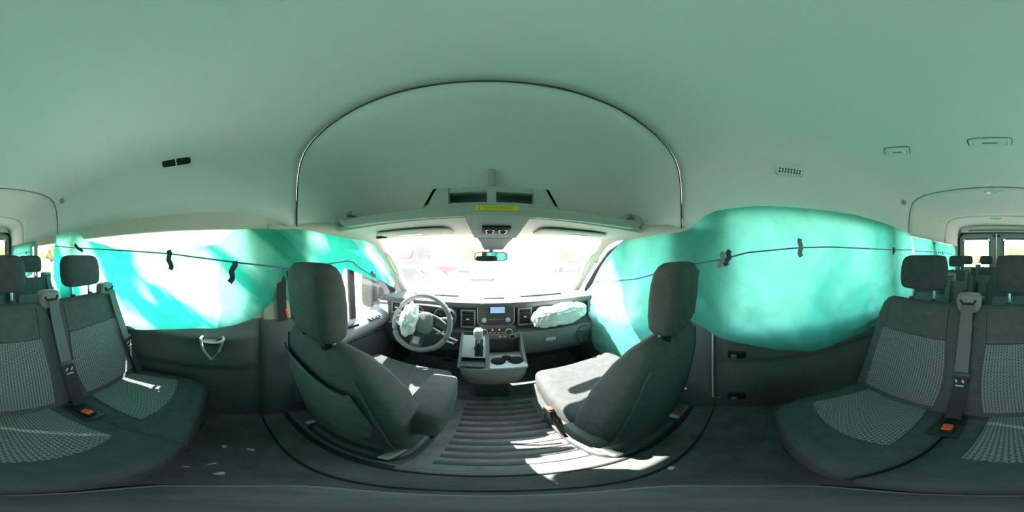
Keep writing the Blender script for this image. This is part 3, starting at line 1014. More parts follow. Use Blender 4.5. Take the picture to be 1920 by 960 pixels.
        mb.build('hinge_cover', M['cloth_back'], t, sharp=60)
    return t
front_seat(-0.455, 0.19, 'grey driver seat behind the steering wheel, with a padded armrest on its aisle side', 1, 0.0, True)
front_seat(0.445, 0.165, 'grey front passenger seat facing the burst dashboard airbag, no armrest', -1, 0.0, False)

# ------------------------------------------------------------------ dashboard
dash = thing('dashboard', 'grey dashboard with radio screen and air vents below the windscreen', 'dashboard', (0, 1.15, 0))
def inv(mb):     # shift mesh so that it sits under the dash empty
    mb.v = [(x, y - 1.15, z) for x, y, z in mb.v]
    return mb
def dshift(x):   # the face bows: ends come back toward the seats
    return -0.035 * (abs(x) / 0.8) ** 2
def sweep(prof, xa, xb, n=40, closed=True):
    mb = MB()
    mb.rings([[Vector((x, y + dshift(x), z)) for y, z in prof] for x in lin(xa, xb, n)], closed=closed)
    return mb
inv(sweep([(1.095, 0.858), (1.10, 0.872), (1.16, 0.882), (1.30, 0.880), (1.48, 0.850), (1.62, 0.80), (1.62, 0.76), (1.10, 0.835)], -0.80, 0.80)).build('dash_top_pad', M['pad'], dash)
inv(sweep([(1.115, 0.84), (1.135, 0.80), (1.14, 0.70), (1.12, 0.665), (1.085, 0.65), (1.085, 0.63), (1.30, 0.60), (1.55, 0.70), (1.55, 0.80)], -0.80, 0.80)).build('dash_fascia', M['plastic_dark'], dash)
inv(sweep([(1.075, 0.645), (1.065, 0.60), (1.085, 0.50), (1.14, 0.40), (1.24, 0.36), (1.55, 0.40), (1.55, 0.62)], 0.20, 0.80, 20)).build('glovebox_door', M['plastic'], dash)
inv(sweep([(1.10, 0.645), (1.09, 0.58), (1.12, 0.46), (1.22, 0.42), (1.55, 0.45), (1.55, 0.62)], -0.80, -0.20, 20)).build('knee_panel', M['plastic_dark'], dash)
mb = MB(); mb.box((0.40, 1.055, 0.565), (0.075, 0.016, 0.03), 0.006); inv(mb).build('glovebox_latch', M['silver'], dash)
# round pocket at the passenger end
mb = MB(); mb.tube([(0.665 + 0.06 * math.cos(a), 1.045 + 0.0 * math.sin(a), 0.555 + 0.075 * math.sin(a)) for a in lin(0, 2 * PI, 13)[:-1]], 0.006, 6, loop=True)
mb.lathe([(0.0, 0), (0.058, 0), (0.058, 0.004), (0, 0.004)], (0.665, 1.045, 0.555), 1)
inv(mb).build('end_pocket', M['plastic_dark'], dash)
# speaker grille / demister slot on the pad
for xa, xb, y in ((-0.06, 0.09, 1.20), (0.22, 0.56, 1.24), (-0.62, -0.26, 1.26)):
    mb = MB(); mb.box(((xa + xb) / 2, y, 0.884), (xb - xa, 0.035 if xb - xa < 0.2 else 0.06, 0.010), 0.004)
    inv(mb).build('defrost_grille', M['black'], dash)
# instrument binnacle left
mb = MB()
rg = []
for y, k in ((1.04, 1.0), (1.10, 1.0), (1.16, 0.98)):
    rg.append([Vector((-0.44 + a * k, y, 0.765 + b * k)) for a, b in sup(32, 0.20, 0.085, 3)])
for y, k in ((1.16, 0.93), (1.05, 0.93)):
    rg.append([Vector((-0.44 + a * k, y, 0.765 + b * k)) for a, b in sup(32, 0.20, 0.085, 3)])
mb.rings(rg, cap=False)
mb.rings([rg[0], rg[-1]], cap=False)
cl_ = inv(mb).build('instrument_binnacle', M['plastic_dark'], dash)
mb = MB(); mb.box((-0.44, 1.10, 0.765), (0.36, 0.008, 0.14), 0.003); inv(mb).build('instrument_face', M['black'], cl_)
for xx in (-0.53, -0.35):
    mb = MB(); mb.tube([(xx + 0.052 * math.cos(a), 1.092, 0.768 + 0.052 * math.sin(a)) for a in lin(0, 2 * PI, 21)[:-1]], 0.003, 6, loop=True)
    for a in lin(-0.6, PI + 0.6, 11):
        mb.box((xx + 0.042 * math.cos(a), 1.093, 0.768 + 0.042 * math.sin(a)), (0.008, 0.003, 0.002), 0, rot=(0, -a, 0))
    mb.box((xx - 0.015, 1.092, 0.775), (0.04, 0.003, 0.003), 0, rot=(0, 0.5, 0))
    inv(mb).build('gauge', M['silver'], cl_)
# air vents
def vent(xc, zc, w, h, y=1.115):
    mb = MB()
    mb.box((xc, y, zc + h / 2), (w + 0.02, 0.03, 0.012), 0.004).box((xc, y, zc - h / 2), (w + 0.02, 0.03, 0.012), 0.004)
    mb.box((xc - w / 2 - 0.003, y, zc), (0.012, 0.03, h), 0.004).box((xc + w / 2 + 0.003, y, zc), (0.012, 0.03, h), 0.004)
    o = inv(mb).build('air_vent', M['plastic'], dash)
    bk = MB(); bk.box((xc, y + 0.02, zc), (w, 0.01, h)); inv(bk).build('vent_back', M['black'], o)
    sl = MB()
    for k in range(6):
        sl.box((xc, y - 0.002, zc - h / 2 + h * (k + 0.5) / 6), (w, 0.018, 0.004), 0.001, rot=(0.4, 0, 0))
    inv(sl).build('louvres', M['plastic_dark'], o)
    tb = MB(); tb.box((xc, y - 0.016, zc), (0.022, 0.012, 0.008), 0.002); inv(tb).build('vent_tab', M['silver'], o)
vent(-0.165, 0.75, 0.085, 0.13, 1.108)
vent(0.225, 0.76, 0.085, 0.13, 1.108)
vent(-0.70, 0.79, 0.07, 0.09, 1.085)
vent(0.765, 0.79, 0.05, 0.10, 1.085)
# radio panel
mb = MB(); mb.rings([[Vector((0.025 + a, y, 0.785 + b)) for a, b in sup(36, hw, hh, 6)] for y, hw, hh in ((1.135, 0.128, 0.09), (1.105, 0.128, 0.09), (1.10, 0.125, 0.087), (1.10, 0.119, 0.081), (1.103, 0.117, 0.079))])
rad = inv(mb).build('radio_panel', M['plastic_dark'], dash)
mb = MB(); mb.tube([(0.025 + a, 1.10, 0.785 + b) for a, b in sup(48, 0.125, 0.087, 6)], 0.0028, 6, loop=True); inv(mb).build('panel_trim', M['silver'], rad)
mb = MB(); mb.box((0.035, 1.099, 0.822), (0.112, 0.006, 0.058), 0.002); inv(mb).build('screen_bezel', M['black'], rad)
mb = MB(); mb.box((0.035, 1.0955, 0.822), (0.098, 0.002, 0.046)); inv(mb).build('screen', M['screen'], rad, label='lit blue screen')
for xx in (-0.055, 0.105):
    mb = MB(); mb.lathe([(0, 0), (0.016, 0), (0.017, -0.014), (0.012, -0.018), (0, -0.018)], (xx, 1.10, 0.745), 1, 20); inv(mb).build('knob', M['silver'], rad)
for i in range(4):
    mb = MB(); mb.box((-0.015 + i * 0.027, 1.099, 0.748), (0.02, 0.006, 0.010), 0.002); inv(mb).build('button', M['plastic'], rad)
# climate panel
mb = MB(); mb.rings([[Vector((0.025 + a, y, 0.668 + b)) for a, b in sup(36, hw, hh, 5)] for y, hw, hh in ((1.10, 0.135, 0.034), (1.072, 0.135, 0.034), (1.068, 0.128, 0.028))])
cp_ = inv(mb).build('climate_panel', M['plastic_dark'], dash)
for xx in (-0.055, 0.105):
    mb = MB(); mb.lathe([(0, 0), (0.022, 0), (0.022, -0.016), (0.018, -0.022), (0, -0.022)], (xx, 1.066, 0.668), 1, 24); kn = inv(mb).build('knob', M['plastic_dark'], cp_)
    mb = MB(); mb.tube([(xx + 0.023 * math.cos(a), 1.048, 0.668 + 0.023 * math.sin(a)) for a in lin(0, 2 * PI, 25)[:-1]], 0.003, 6, loop=True)
    mb.v = mb.v; inv(mb).build('knob_ring', M['silver'], cp_)
for i, xx in enumerate((0.0, 0.045)):
    mb = MB(); mb.prism([(xx - 0.008, 0.675), (xx + 0.008, 0.675), (xx, 0.688)], 1, 1.064, 1.067); inv(mb).build('warning_lamp', M['icon'], cp_, label='small orange warning lamp')
for i in range(4):
    mb = MB(); mb.box((-0.015 + i * 0.027, 1.066, 0.656), (0.018, 0.004, 0.006), 0.001); inv(mb).build('button', M['silver'], cp_)

# ------------------------------------------------------------------ centre console
con = thing('centre_console', 'grey centre console with gear lever and cup holders under the radio', 'console', (0.0, 0.95, 0))
def cinv(mb):
    mb.v = [(x, y - 0.95, z) for x, y, z in mb.v]
    return mb
# lower bowl
mb = MB()
rg = []
for z, hw, yf in ((0.455, 0.200, 0.885), (0.43, 0.200, 0.872), (0.38, 0.190, 0.868), (0.32, 0.170, 0.885), (0.275, 0.14, 0.92), (0.26, 0.11, 0.96)):
    ring = []
    n = 20
    for i in range(n + 1):
        a = PI + PI * i / n
        ring.append(Vector((math.copysign(abs(math.cos(a)) ** 0.38, math.cos(a)) * hw, 1.02 + (1.02 - yf) * -abs(math.sin(a)) ** 0.42, z)))
    ring += [Vector((hw, 1.15, z)), Vector((-hw, 1.15, z))]
    rg.append(ring)
mb.rings(rg)
cinv(mb).build('lower_bowl', M['plastic'], con, sharp=50)
# tall rear plate, cheeks, upper strip
mb = MB()
mb.box((0, 1.12, 0.55), (0.42, 0.02, 0.22), 0.004)
cinv(mb).build('rear_plate', M['plastic_dark'], con)
mb = MB(); mb.prism([(0.905, 0.45), (0.945, 0.50), (1.00, 0.58), (1.06, 0.645), (1.12, 0.645), (1.12, 0.45)], 0, -0.205, -0.187); cinv(mb).build('side_cheek', M['plastic'], con)
mb = MB(); mb.prism([(0.905, 0.45), (0.965, 0.50), (1.035, 0.58), (1.06, 0.645), (1.12, 0.645), (1.12, 0.45)], 0, 0.180, 0.198); cinv(mb).build('side_cheek', M['plastic'], con)
mb = MB(); mb.prism([(0.90, 0.45), (0.95, 0.50), (1.01, 0.58), (1.055, 0.645), (1.12, 0.645), (1.12, 0.45)], 0, -0.045, -0.022); cinv(mb).build('divider', M['plastic'], con)
mb = MB(); mb.box((0.085, 1.075, 0.625), (0.22, 0.03, 0.045), 0.006); cinv(mb).build('upper_strip', M['plastic'], con)
# shifter plate (slanted) on the left
mb = MB(); mb.box((-0.118, 1.005, 0.575), (0.145, 0.012, 0.165), 0.005, rot=(-0.62, 0, 0)); sp_ = cinv(mb).build('shifter_plate', M['silver'], con)
mb = MB(); mb.box((-0.085, 0.998, 0.57), (0.05, 0.012, 0.13), 0.004, rot=(-0.62, 0, 0)); cinv(mb).build('shifter_gate', M['black'], sp_)
mb = MB(); mb.box((-0.118, 0.945, 0.472), (0.14, 0.10, 0.012), 0.004); cinv(mb).build('coin_tray', M['plastic_dark'], con)
# gear lever
mb = MB(); mb.lathe([(0.03, 0), (0.024, 0.02), (0.016, 0.04), (0.010, 0.06)], (-0.085, 0.985, 0.575), 2, 16, rot=(0.45, 0, 0)); gl = cinv(mb).build('gear_lever', M['black'], con)
mb = MB(); mb.tube([(-0.085, 0.975, 0.60), (-0.085, 0.945, 0.67), (-0.085, 0.935, 0.70)], 0.009, 10); cinv(mb).build('lever_shaft', M['chrome'], gl)
mb = MB(); mb.rings([[Vector((-0.085 + a, 0.93 + b - (z - 0.70) * 0.3, z)) for a, b in sup(24, hw, hd, 3)] for z, hw, hd in ((0.675, 0.014, 0.014), (0.69, 0.022, 0.024), (0.72, 0.026, 0.03), (0.745, 0.027, 0.032), (0.758, 0.02, 0.025), (0.762, 0.01, 0.012))])
cinv(mb).build('lever_knob', M['silver'], gl)
# cup holder tray
mb = MB(); mb.box((0.085, 0.985, 0.462), (0.215, 0.20, 0.016), 0.005); tr_ = cinv(mb).build('cup_tray', M['silver'], con)
for xx, yy, r in ((0.03, 0.965, 0.040), (0.135, 0.965, 0.043), (0.083, 1.0, 0.028)):
    mb = MB(); mb.lathe([(0.0, 0.0), (r, 0.0), (r + 0.004, 0.0025), (r + 0.004, 0.0), (r, -0.004)], (xx, yy, 0.4725), 2, 28)
    cinv(mb).build('cup_well', M['black'], tr_)
mb = MB(); mb.lathe([(0, 0), (0.019, 0), (0.019, -0.008), (0.012, -0.012), (0, -0.012)], (0.13, 1.058, 0.625), 1, 18); so_ = cinv(mb).build('power_socket', M['black'], con)
mb = MB(); mb.tube([(0.13 + 0.019 * math.cos(a), 1.05, 0.625 + 0.019 * math.sin(a)) for a in lin(0, 2 * PI, 19)[:-1]], 0.002, 6, loop=True); cinv(mb).build('socket_ring', M['silver'], so_)
for i in range(2):
    mb = MB(); mb.box((0.05 + i * 0.03, 1.058, 0.625), (0.018, 0.006, 0.012), 0.002); cinv(mb).build('switch', M['silver'], con)
# console foot down to the floor
mb = MB(); mb.box((0, 1.10, 0.13), (0.22, 0.16, 0.28), 0.02); cinv(mb).build('console_foot', M['plastic_dark'], con)

# ------------------------------------------------------------------ steering wheel with burst airbag
SW = thing('steering_wheel', 'grey steering wheel with a burst white airbag at its hub', 'steering wheel', (-0.425, 0.90, 0.775))
TILT = math.radians(-25)
SW.rotation_euler = (TILT, 0, -0.05)
mb = MB()
pts = [(0.182 * math.cos(a), 0, 0.182 * math.sin(a) * (0.97 if math.sin(a) < -0.8 else 1)) for a in lin(0, 2 * PI, 49)[:-1]]
mb.tube(pts, 0.0165, 12, loop=True); mb.build('rim', M['plastic'], SW)
mb = MB(); mb.rings([[Vector((a, y, b)) for a, b in sup(28, hw, hh, 3.0)] for y, hw, hh in ((0.03, 0.05, 0.05), (0.015, 0.075, 0.075), (0.0, 0.078, 0.078), (-0.012, 0.07, 0.07), (-0.016, 0.05, 0.05))])
mb.build('hub', M['plastic_dark'], SW)
for s in (-1, 1):
    mb = MB(); mb.tube([(s * 0.06, 0.0, 0.03), (s * 0.12, -0.002, 0.015), (s * 0.178, 0, -0.01)], 0, flat=(0.045, 0.012), up=(0, 0, 1)); sp2 = mb.build('spoke', M['plastic_dark'], SW)
    mb = MB(); mb.tube([(s * 0.05, -0.014, 0.065), (s * 0.10, -0.012, 0.052), (s * 0.165, -0.008, 0.012), (s * 0.158, -0.008, -0.03), (s * 0.11, -0.01, -0.055)], 0.005, 8); mb.build('spoke_trim', M['chrome'], sp2, label='bright spoke trim')
mb = MB(); mb.tube([(0.0, 0, -0.06), (0, -0.002, -0.12), (0, 0, -0.18)], 0, flat=(0.07, 0.014), up=(1, 0, 0)); sp3 = mb.build('spoke', M['plastic_dark'], SW)
mb = MB(); mb.box((0, -0.011, -0.115), (0.042, 0.006, 0.05), 0.004); mb.build('spoke_trim', M['silver'], sp3, label='silver lower spoke trim')
mb = MB()
def bagf(u, v):
    a, b = 2 * PI * u, PI * v
    d = Vector((math.sin(b) * math.cos(a), math.cos(b), math.sin(b) * math.sin(a)))
    r = 1 + 0.28 * noise.fractal(d * 2.4 + Vector((3, 1, 2)), 1.0, 2.0, 4)
    return Vector((-0.052 + d.x * 0.055 * r, -0.055 + d.y * 0.05 * r, 0.005 + d.z * 0.105 * r))
mb.grid(40, 24, bagf); mb.build('airbag', M['bag'], SW, sharp=180, label='burst white airbag')
mb = MB(); mb.rings([[Vector((0.035 + a, y, 0.005 + b)) for a, b in sup(24, hw, hh, 3)] for y, hw, hh in ((-0.012, 0.05, 0.07), (-0.035, 0.046, 0.066), (-0.042, 0.035, 0.054))]); mb.build('hub_cover', M['plastic'], SW)
# steering column and stalks, fixed to the dashboard
mb = MB(); mb.tube([(-0.425, 0.93, 0.77), (-0.43, 1.03, 0.735), (-0.435, 1.13, 0.70)], [0.05, 0.06, 0.065], 14); colm = inv(mb).build('steering_column', M['plastic_dark'], dash)
for s, zz in ((-1, 0.80), (1, 0.80)):
    mb = MB(); mb.tube([(-0.425 + s * 0.05, 0.97, 0.775), (-0.425 + s * 0.13, 0.955, zz), (-0.425 + s * 0.185, 0.95, zz + 0.005)], [0.008, 0.009, 0.011], 8); inv(mb).build('stalk', M['silver'], colm)
mb = MB(); mb.tube([(-0.38, 1.0, 0.70), (-0.27, 0.96, 0.665), (-0.215, 0.955, 0.645), (-0.235, 0.96, 0.615), (-0.30, 0.97, 0.63)], 0.007, 8); inv(mb).build('gear_stalk', M['silver'], colm)
mb = MB(); mb.box((-0.66, 1.075, 0.70), (0.10, 0.02, 0.06), 0.008); lsp = inv(mb).build('light_switch_panel', M['plastic'], dash)
mb = MB(); mb.lathe([(0, 0), (0.02, 0), (0.02, -0.012), (0, -0.014)], (-0.67, 1.064, 0.70), 1, 18); inv(mb).build('light_switch', M['black'], lsp)
# pedals
for xx, w, lb in ((-0.36, 0.09, 'wide brake pedal hanging in the dark driver footwell'), (-0.22, 0.05, 'narrow accelerator pedal in the dark driver footwell by the console')):
    mb = MB(); mb.box((0, 0, 0), (w, 0.02, 0.06), 0.006, rot=(0.5, 0, 0)); mb.tube([(0, 0.01, 0.02), (0, 0.10, 0.25)], 0.01, 8)
    pd = mb.build('pedal', M['plastic_dark'], None, (xx, 1.30, 0.22)); tag(pd, lb, 'pedal', 'pedals')

# burst passenger airbag
pb = MB()
def pbf(u, v):
    a, b = 2 * PI * u, PI * v
    d = Vector((math.cos(b), math.sin(b) * math.cos(a), math.sin(b) * math.sin(a)))
    q = Vector([math.copysign(abs(t) ** 0.72, t) for t in d])
    p = d * 2.2 + Vector((7, 2, 5))
    rid = 1 - 2 * abs(noise.noise(Vector((d.x * 7, d.y * 3, d.z * 3)) + Vector((1, 9, 3))))
    rid2 = 1 - 2 * abs(noise.noise(Vector((d.x * 13, d.y * 6, d.z * 6)) + Vector((4, 2, 8))))
    r = 0.90 + 0.20 * noise.fractal(p, 1.0, 2.0, 3) + 0.14 * rid + 0.07 * rid2
    return Vector((q.x * 0.205 * (0.85 + 0.15 * r), q.y * 0.07 * r, q.z * 0.072 * r + 0.016 * d.x))
pb.grid(110, 70, pbf)
po = pb.build('passenger_airbag', M['bag'], None, (0.462, 1.03, 0.772), sharp=180)
tag(po, 'crumpled white airbag burst out of the dashboard before the passenger seat', 'airbag')

# ------------------------------------------------------------------ overhead shelf and console
sh = thing('overhead_shelf', 'grey overhead storage shelf above the windscreen with two cubby openings', 'shelf', (0, 0.75, 1.36))
def sinv(mb):
    mb.v = [(x, y - 0.75, z - 1.36) for x, y, z in mb.v]
    return mb
def lipy(x):
    return 0.585 - 0.05 * (abs(x) / 0.8) ** 2
mb = MB(); rg = []
for x in lin(-0.80, 0.80, 41):
    e = max(0, (abs(x) - 0.70) / 0.10)
    y = lipy(x) + 0.06 * e
    z0 = 1.345 + 0.01 * (abs(x) / 0.8) ** 2 + 0.05 * e
    rg.append([Vector((x, y, z0 + 0.002)), Vector((x, y - 0.006, z0 + 0.02)), Vector((x, y + 0.004, z0 + 0.042)), Vector((x, y + 0.02, z0 + 0.044)), Vector((x, y + 0.03, z0 + 0.022)), Vector((x, 0.95, z0 + 0.018)), Vector((x, 0.95, z0))])
mb.rings(rg)
sinv(mb).build('tray', M['shelf'], sh, sharp=50)
for s in (-1, 1):
    mb = MB(); mb.tube([(s * 0.70, 0.57, 1.39), (s * 0.76, 0.60, 1.43), (s * 0.785, 0.68, 1.47), (s * 0.79, 0.78, 1.45)], 0.018, 10); en = sinv(mb).build('tray_end', M['shelf'], sh)
    mb = MB(); mb.box((s * 0.70, 0.66, 1.435), (0.11, 0.03, 0.03), 0.01, rot=(0, -0.45 * s, 0)); sinv(mb).build('end_catch', M['shelf'], en)
# cubby housing: frame with two openings
mb = MB()
fx = -0.02
for (xa, xb, za, zb) in ((-0.265, 0.265, 1.385, 1.408), (-0.225, 0.225, 1.455, 1.482), (-0.018, 0.018, 1.40, 1.465)):
    mb.box((fx + (xa + xb) / 2, 0.625 + (za + zb - 2.87) * 0.1, (za + zb) / 2), (xb - xa, 0.035, zb - za), 0.006)
for s in (-1, 1):
    mb.prism([(fx + s * 0.275, 1.39), (fx + s * 0.165, 1.39), (fx + s * 0.165, 1.478), (fx + s * 0.225, 1.48)], 1, 0.608, 0.645)
    mb.prism([(fx + s * 0.275, 1.39), (fx + s * 0.262, 1.39), (fx + s * 0.212, 1.48), (fx + s * 0.225, 1.48)], 1, 0.608, 0.92)
mb.box((fx, 0.77, 1.476), (0.44, 0.30, 0.010), 0.003)
cub = sinv(mb).build('cubby_frame', M['shelf'], sh)
mb = MB(); mb.box((fx, 0.74, 1.43), (0.42, 0.01, 0.09)); sinv(mb).build('cubby_back', M['ventgrey'], cub)
mb = MB(); mb.box((fx + 0.005, 0.80, 1.56), (0.035, 0.03, 0.20), 0.01, rot=(0.45, 0, 0)); sinv(mb).build('centre_rib', M['shelf'], sh)
# yellow caution strip on the lip
mb = MB(); mb.box((0.0, 0.5765, 1.376), (0.155, 0.003, 0.017), 0.001, rot=(0.0, 0, 0)); yl = sinv(mb).build('caution_label', M['yellow'], sh, label='yellow caution strip')
mb = MB()
mb.prism([(-0.069, 1.3715), (-0.062, 1.3715), (-0.0655, 1.379)], 1, 0.5735, 0.5748)
for i in range(15):
    mb.box((-0.045 + i * 0.0072, 0.5745, 1.3785), (0.0055, 0.001, 0.0018)).box((-0.043 + i * 0.0066, 0.5745, 1.3735), (0.005, 0.001, 0.0016))
sinv(mb).build('label_print', M['labelink'], yl)
# console pod
mb = MB()
rg = []
for y, hw, z0, z1 in ((0.575, 0.118, 1.348, 1.385), (0.60, 0.115, 1.333, 1.385), (0.72, 0.095, 1.283, 1.37), (0.735, 0.09, 1.281, 1.37)):
    rg.append([Vector((-0.0 - hw, y, z0)), Vector((hw, y, z0)), Vector((hw * 0.9, y + 0.01, z1)), Vector((-hw * 0.9, y + 0.01, z1))])
mb.rings(rg); pod = sinv(mb).build('console_pod', M['shelf'], sh, sharp=20)
mb = MB(); rg = []
for y, hw, z0, z1 in ((0.735, 0.080, 1.279, 1.36), (0.80, 0.066, 1.262, 1.36), (0.90, 0.055, 1.24, 1.35), (0.975, 0.05, 1.235, 1.33)):
    rg.append([Vector((-hw, y, z0)), Vector((hw, y, z0)), Vector((hw * 1.25, y, z1)), Vector((-hw * 1.25, y, z1))])
mb.rings(rg); sinv(mb).build('sensor_cover', M['plastic'], sh, sharp=20)
ang = math.atan2(1.283 - 1.333, 0.12)
cc0 = Vector((0.0, 0.652, 1.306))
mb = MB(); mb.box(cc0, (0.115, 0.052, 0.012), 0.005, rot=(ang, 0, 0)); lp = sinv(mb).build('reading_lamp_panel', M['black'], pod)
for s in (-1, 1):
    mb = MB(); mb.tube([(s * 0.026 + 0.016 * math.cos(a), 0.652 + 0.016 * math.sin(a) * math.cos(ang), 1.2985 + 0.016 * math.sin(a) * math.sin(ang)) for a in lin(0, 2 * PI, 21)[:-1]], 0.0018, 6, loop=True)
    sinv(mb).build('reading_lamp', M['chrome'], lp)

# rear-view mirror
rm = thing('rear_view_mirror', 'grey framed rear-view mirror hanging below the overhead console', 'mirror', (-0.012, 0.965, 1.197))
rm.rotation_euler = (0.0, 0, 0.10)
mb = MB(); mb.rings([[Vector((a, y, b)) for a, b in sup(36, hw, hh, 4.5)] for y, hw, hh in ((0.03, 0.06, 0.015), (0.02, 0.092, 0.026), (0.0, 0.10, 0.029), (-0.006, 0.099, 0.028), (-0.007, 0.094, 0.0235))])
mb.build('mirror_housing', M['plastic_dark'], rm, sharp=50)
mb = MB(); mb.rings([[Vector((a, y, b)) for a, b in sup(36, hw, hh, 4.5)] for y, hw, hh in ((-0.0065, 0.094, 0.0235), (-0.0085, 0.094, 0.0235))])
mb.build('mirror_face', M['mirror'], rm)
mb = MB(); mb.tube([(0, 0.02, 0.01), (0.005, 0.03, 0.05), (0.01, 0.02, 0.075)], 0.013, 10); mb.build('mirror_stem', M['plastic_dark'], rm)

# sun visors folded against the header
for s in (-1, 1):
    v = thing('sun_visor', 'pale folded sun visor above the windscreen on the %s' % ('driver side' if s < 0 else 'passenger side'), 'visor', (s * 0.42, 0.80, 1.325), 0, 'sun visors')
    mb = MB(); mb.rings([[Vector((a, b, z)) for a, b in sup(36, hw, hd, 6)] for z, hw, hd in ((-0.006, 0.20, 0.085), (-0.002, 0.21, 0.095), (0.004, 0.21, 0.095), (0.008, 0.20, 0.085))])
    mb.build('visor_board', M['beige'], v)
    mb = MB(); mb.box((s * 0.02, -0.01, -0.008), (0.13, 0.055, 0.004), 0.002); mb.build('vanity_cover', M['white'], v)
    if s < 0:
        mb = MB(); mb.box((-0.255, 0.05, -0.002), (0.085, 0.018, 0.018), 0.005); mb.build('visor_clip', M['black'], v)

# ------------------------------------------------------------------ roof fittings
def roof_vent(loc, rot, label, style, w=0.15, h=0.05):
    t = thing('roof_vent', label, 'vent', loc, 0, 'roof air vents')
    t.rotation_euler = rot
    mb = MB(); mb.tube([(a, b, 0) for a, b in sup(32, w / 2, h / 2, 6)], 0.004, 6, loop=True); mb.build('vent_frame', M['headliner'], t)
    mb = MB(); mb.box((0, 0, -0.004), (w, h, 0.006), 0.002); mb.build('vent_opening', M['ventdark'] if style != 'small' else M['ventgrey'], t)
    mb = MB()
    if style == 'open':
        mb.box((0, 0, 0.002), (0.006, h, 0.006), 0.001)
    elif style == 'grid':
        for k in range(9):
            mb.box((-w / 2 + w * (k + 0.5) / 9, 0, 0.001), (0.006, h, 0.004))
        for k in range(3):
            mb.box((0, -h / 2 + h * (k + 0.5) / 3, 0.0015), (w, 0.005, 0.004))
    else:
        mb.box((0, 0, 0.001), (0.012, 0.012, 0.004))
    mb.build('vent_bar' if style != 'grid' else 'vent_grid', M['headliner'], t)
    return t
# local z points into the cabin: on the side coves it faces inward and down
def cove_rot(s, roll=0.0):
    n = Vector((-s * 0.93, 0, -0.37))
    xax = Vector((0, 1, 0)) * (1 if s < 0 else -1)
    yax = n.cross(xax)
    mt = Matrix((xax, yax, n)).transposed()
    return mt.to_euler()
def cove(s, y, z):
    xs = [(zz, x) for x, zz in PROF]
    return (s * (interp(xs, z)[0] * taper(y) - 0.006), y, z)
roof_vent(cove(-1, -0.27, 1.735), cove_rot(-1), 'open black two-part roof vent above the driver side curtain', 'open', 0.16, 0.05)
roof_vent(cove(1, -0.26, 1.72), cove_rot(1), 'gridded roof vent above the passenger side curtain', 'grid', 0.15, 0.05)
for y, n in ((-1.30, 'just ahead of the first roof seam'), (-2.25, 'between the two roof seams')):
    for s, q in ((-1, 'driver side'), (1, 'passenger side')):
        roof_vent(cove(s, y, 1.73), cove_rot(s), 'small grey square roof vent on the %s, %s' % (q, n), 'small', 0.075, 0.05)

def dome(loc, w, d, label, rz=0.0, shape='lamp'):
    t = thing('dome_lamp', label, 'lamp', loc, rz, 'roof lamps')
    mb = MB(); mb.rings([[Vector((a, b, z)) for a, b in sup(32, w / 2 * k, d / 2 * k, 6)] for z, k in ((0.0, 1.0), (-0.008, 0.98), (-0.012, 0.93), (-0.012, 0.82), (-0.007, 0.78))])
    mb.build('lamp_surround', M['headliner'], t, sharp=30)
    mb = MB(); mb.rings([[Vector((a, b, z)) for a, b in sup(24, w / 2 * 0.78 * k, d / 2 * 0.78 * k, 6)] for z, k in ((-0.005, 1.0), (-0.011, 0.97), (-0.012, 0.8))])
    mb.build('lens', M['lampglass'], t)
    mb = MB(); mb.tube([(a, b, -0.001) for a, b in sup(32, w / 2 * 1.01, d / 2 * 1.02, 6)], 0.0022, 6, loop=True); mb.build('shadow_gap', M['seam'], t)
    mb = MB(); mb.box((0, 0, -0.0125), (w * 0.36, 0.012, 0.004), 0.001); mb.build('switch', M['ventgrey'], t)
    return t
dome((0.0, -0.77, 1.852), 0.205, 0.075, 'rectangular roof lamp above the three-seat bench, nearest the camera')
dome((0.0, -1.56, 1.849), 0.19, 0.07, 'rectangular roof lamp just behind the first roof seam')
dome((0.0, -2.75, 1.846), 0.18, 0.07, 'rectangular roof lamp nearest the rear doors')
dome((0.46, -0.70, 1.846), 0.13, 0.085, 'small lozenge roof fitting on the passenger side of the main roof lamp', 0.5)

# ------------------------------------------------------------------ small wall fittings
# bottle holder on the left ledge
ch = thing('cup_holder', 'silver ring cup holder on the driver side wall beneath the curtain', 'cup holder', (-0.80, -0.085, 0.775))
mb = MB(); mb.tube([(0.045 * math.cos(a) + 0.0, 0.055 * math.sin(a), 0.0) for a in lin(0, 2 * PI, 25)[:-1]], 0.006, 8, loop=True); mb.build('ring', M['silver'], ch)
mb = MB()
mb.tube([(0.02, -0.052, 0), (0.042, -0.035, -0.05), (0.035, -0.008, -0.10), (0.03, 0.0, -0.115)], 0.007, 8)
mb.tube([(0.02, 0.052, 0), (0.042, 0.035, -0.05), (0.035, 0.008, -0.10), (0.03, 0.0, -0.115)], 0.007, 8)
mb.build('bracket', M['silver'], ch)
mb = MB(); mb.lathe([(0.0, 0), (0.04, 0), (0.04, 0.01), (0.0, 0.01)], (0, 0, -0.02), 2, 20); mb.build('cup_base', M['black'], ch)
mb = MB(); mb.box((-0.832, 0.0, 0.655), (0.008, 0.045, 0.018), 0.003)
tag(mb.build('wall_switch', M['black']), 'small black switch on the driver side wall beside the cup holder', 'switch')
# sliding door fittings on the right
for z, lb in ((0.60, 'upper black latch block on the sliding door edge beneath the curtain'), (0.185, 'lower black latch block near the floor on the sliding door edge')):
    t = thing('door_latch', lb, 'latch', (0.835, 0.03, z), 0, 'sliding door latches')
    mb = MB(); mb.box((0, 0, 0), (0.03, 0.10, 0.055), 0.008); mb.build('latch_body', M['black'], t)
    mb = MB(); mb.box((-0.018, 0.015, -0.004), (0.016, 0.03, 0.022), 0.004); mb.build('striker', M['steel'], t)

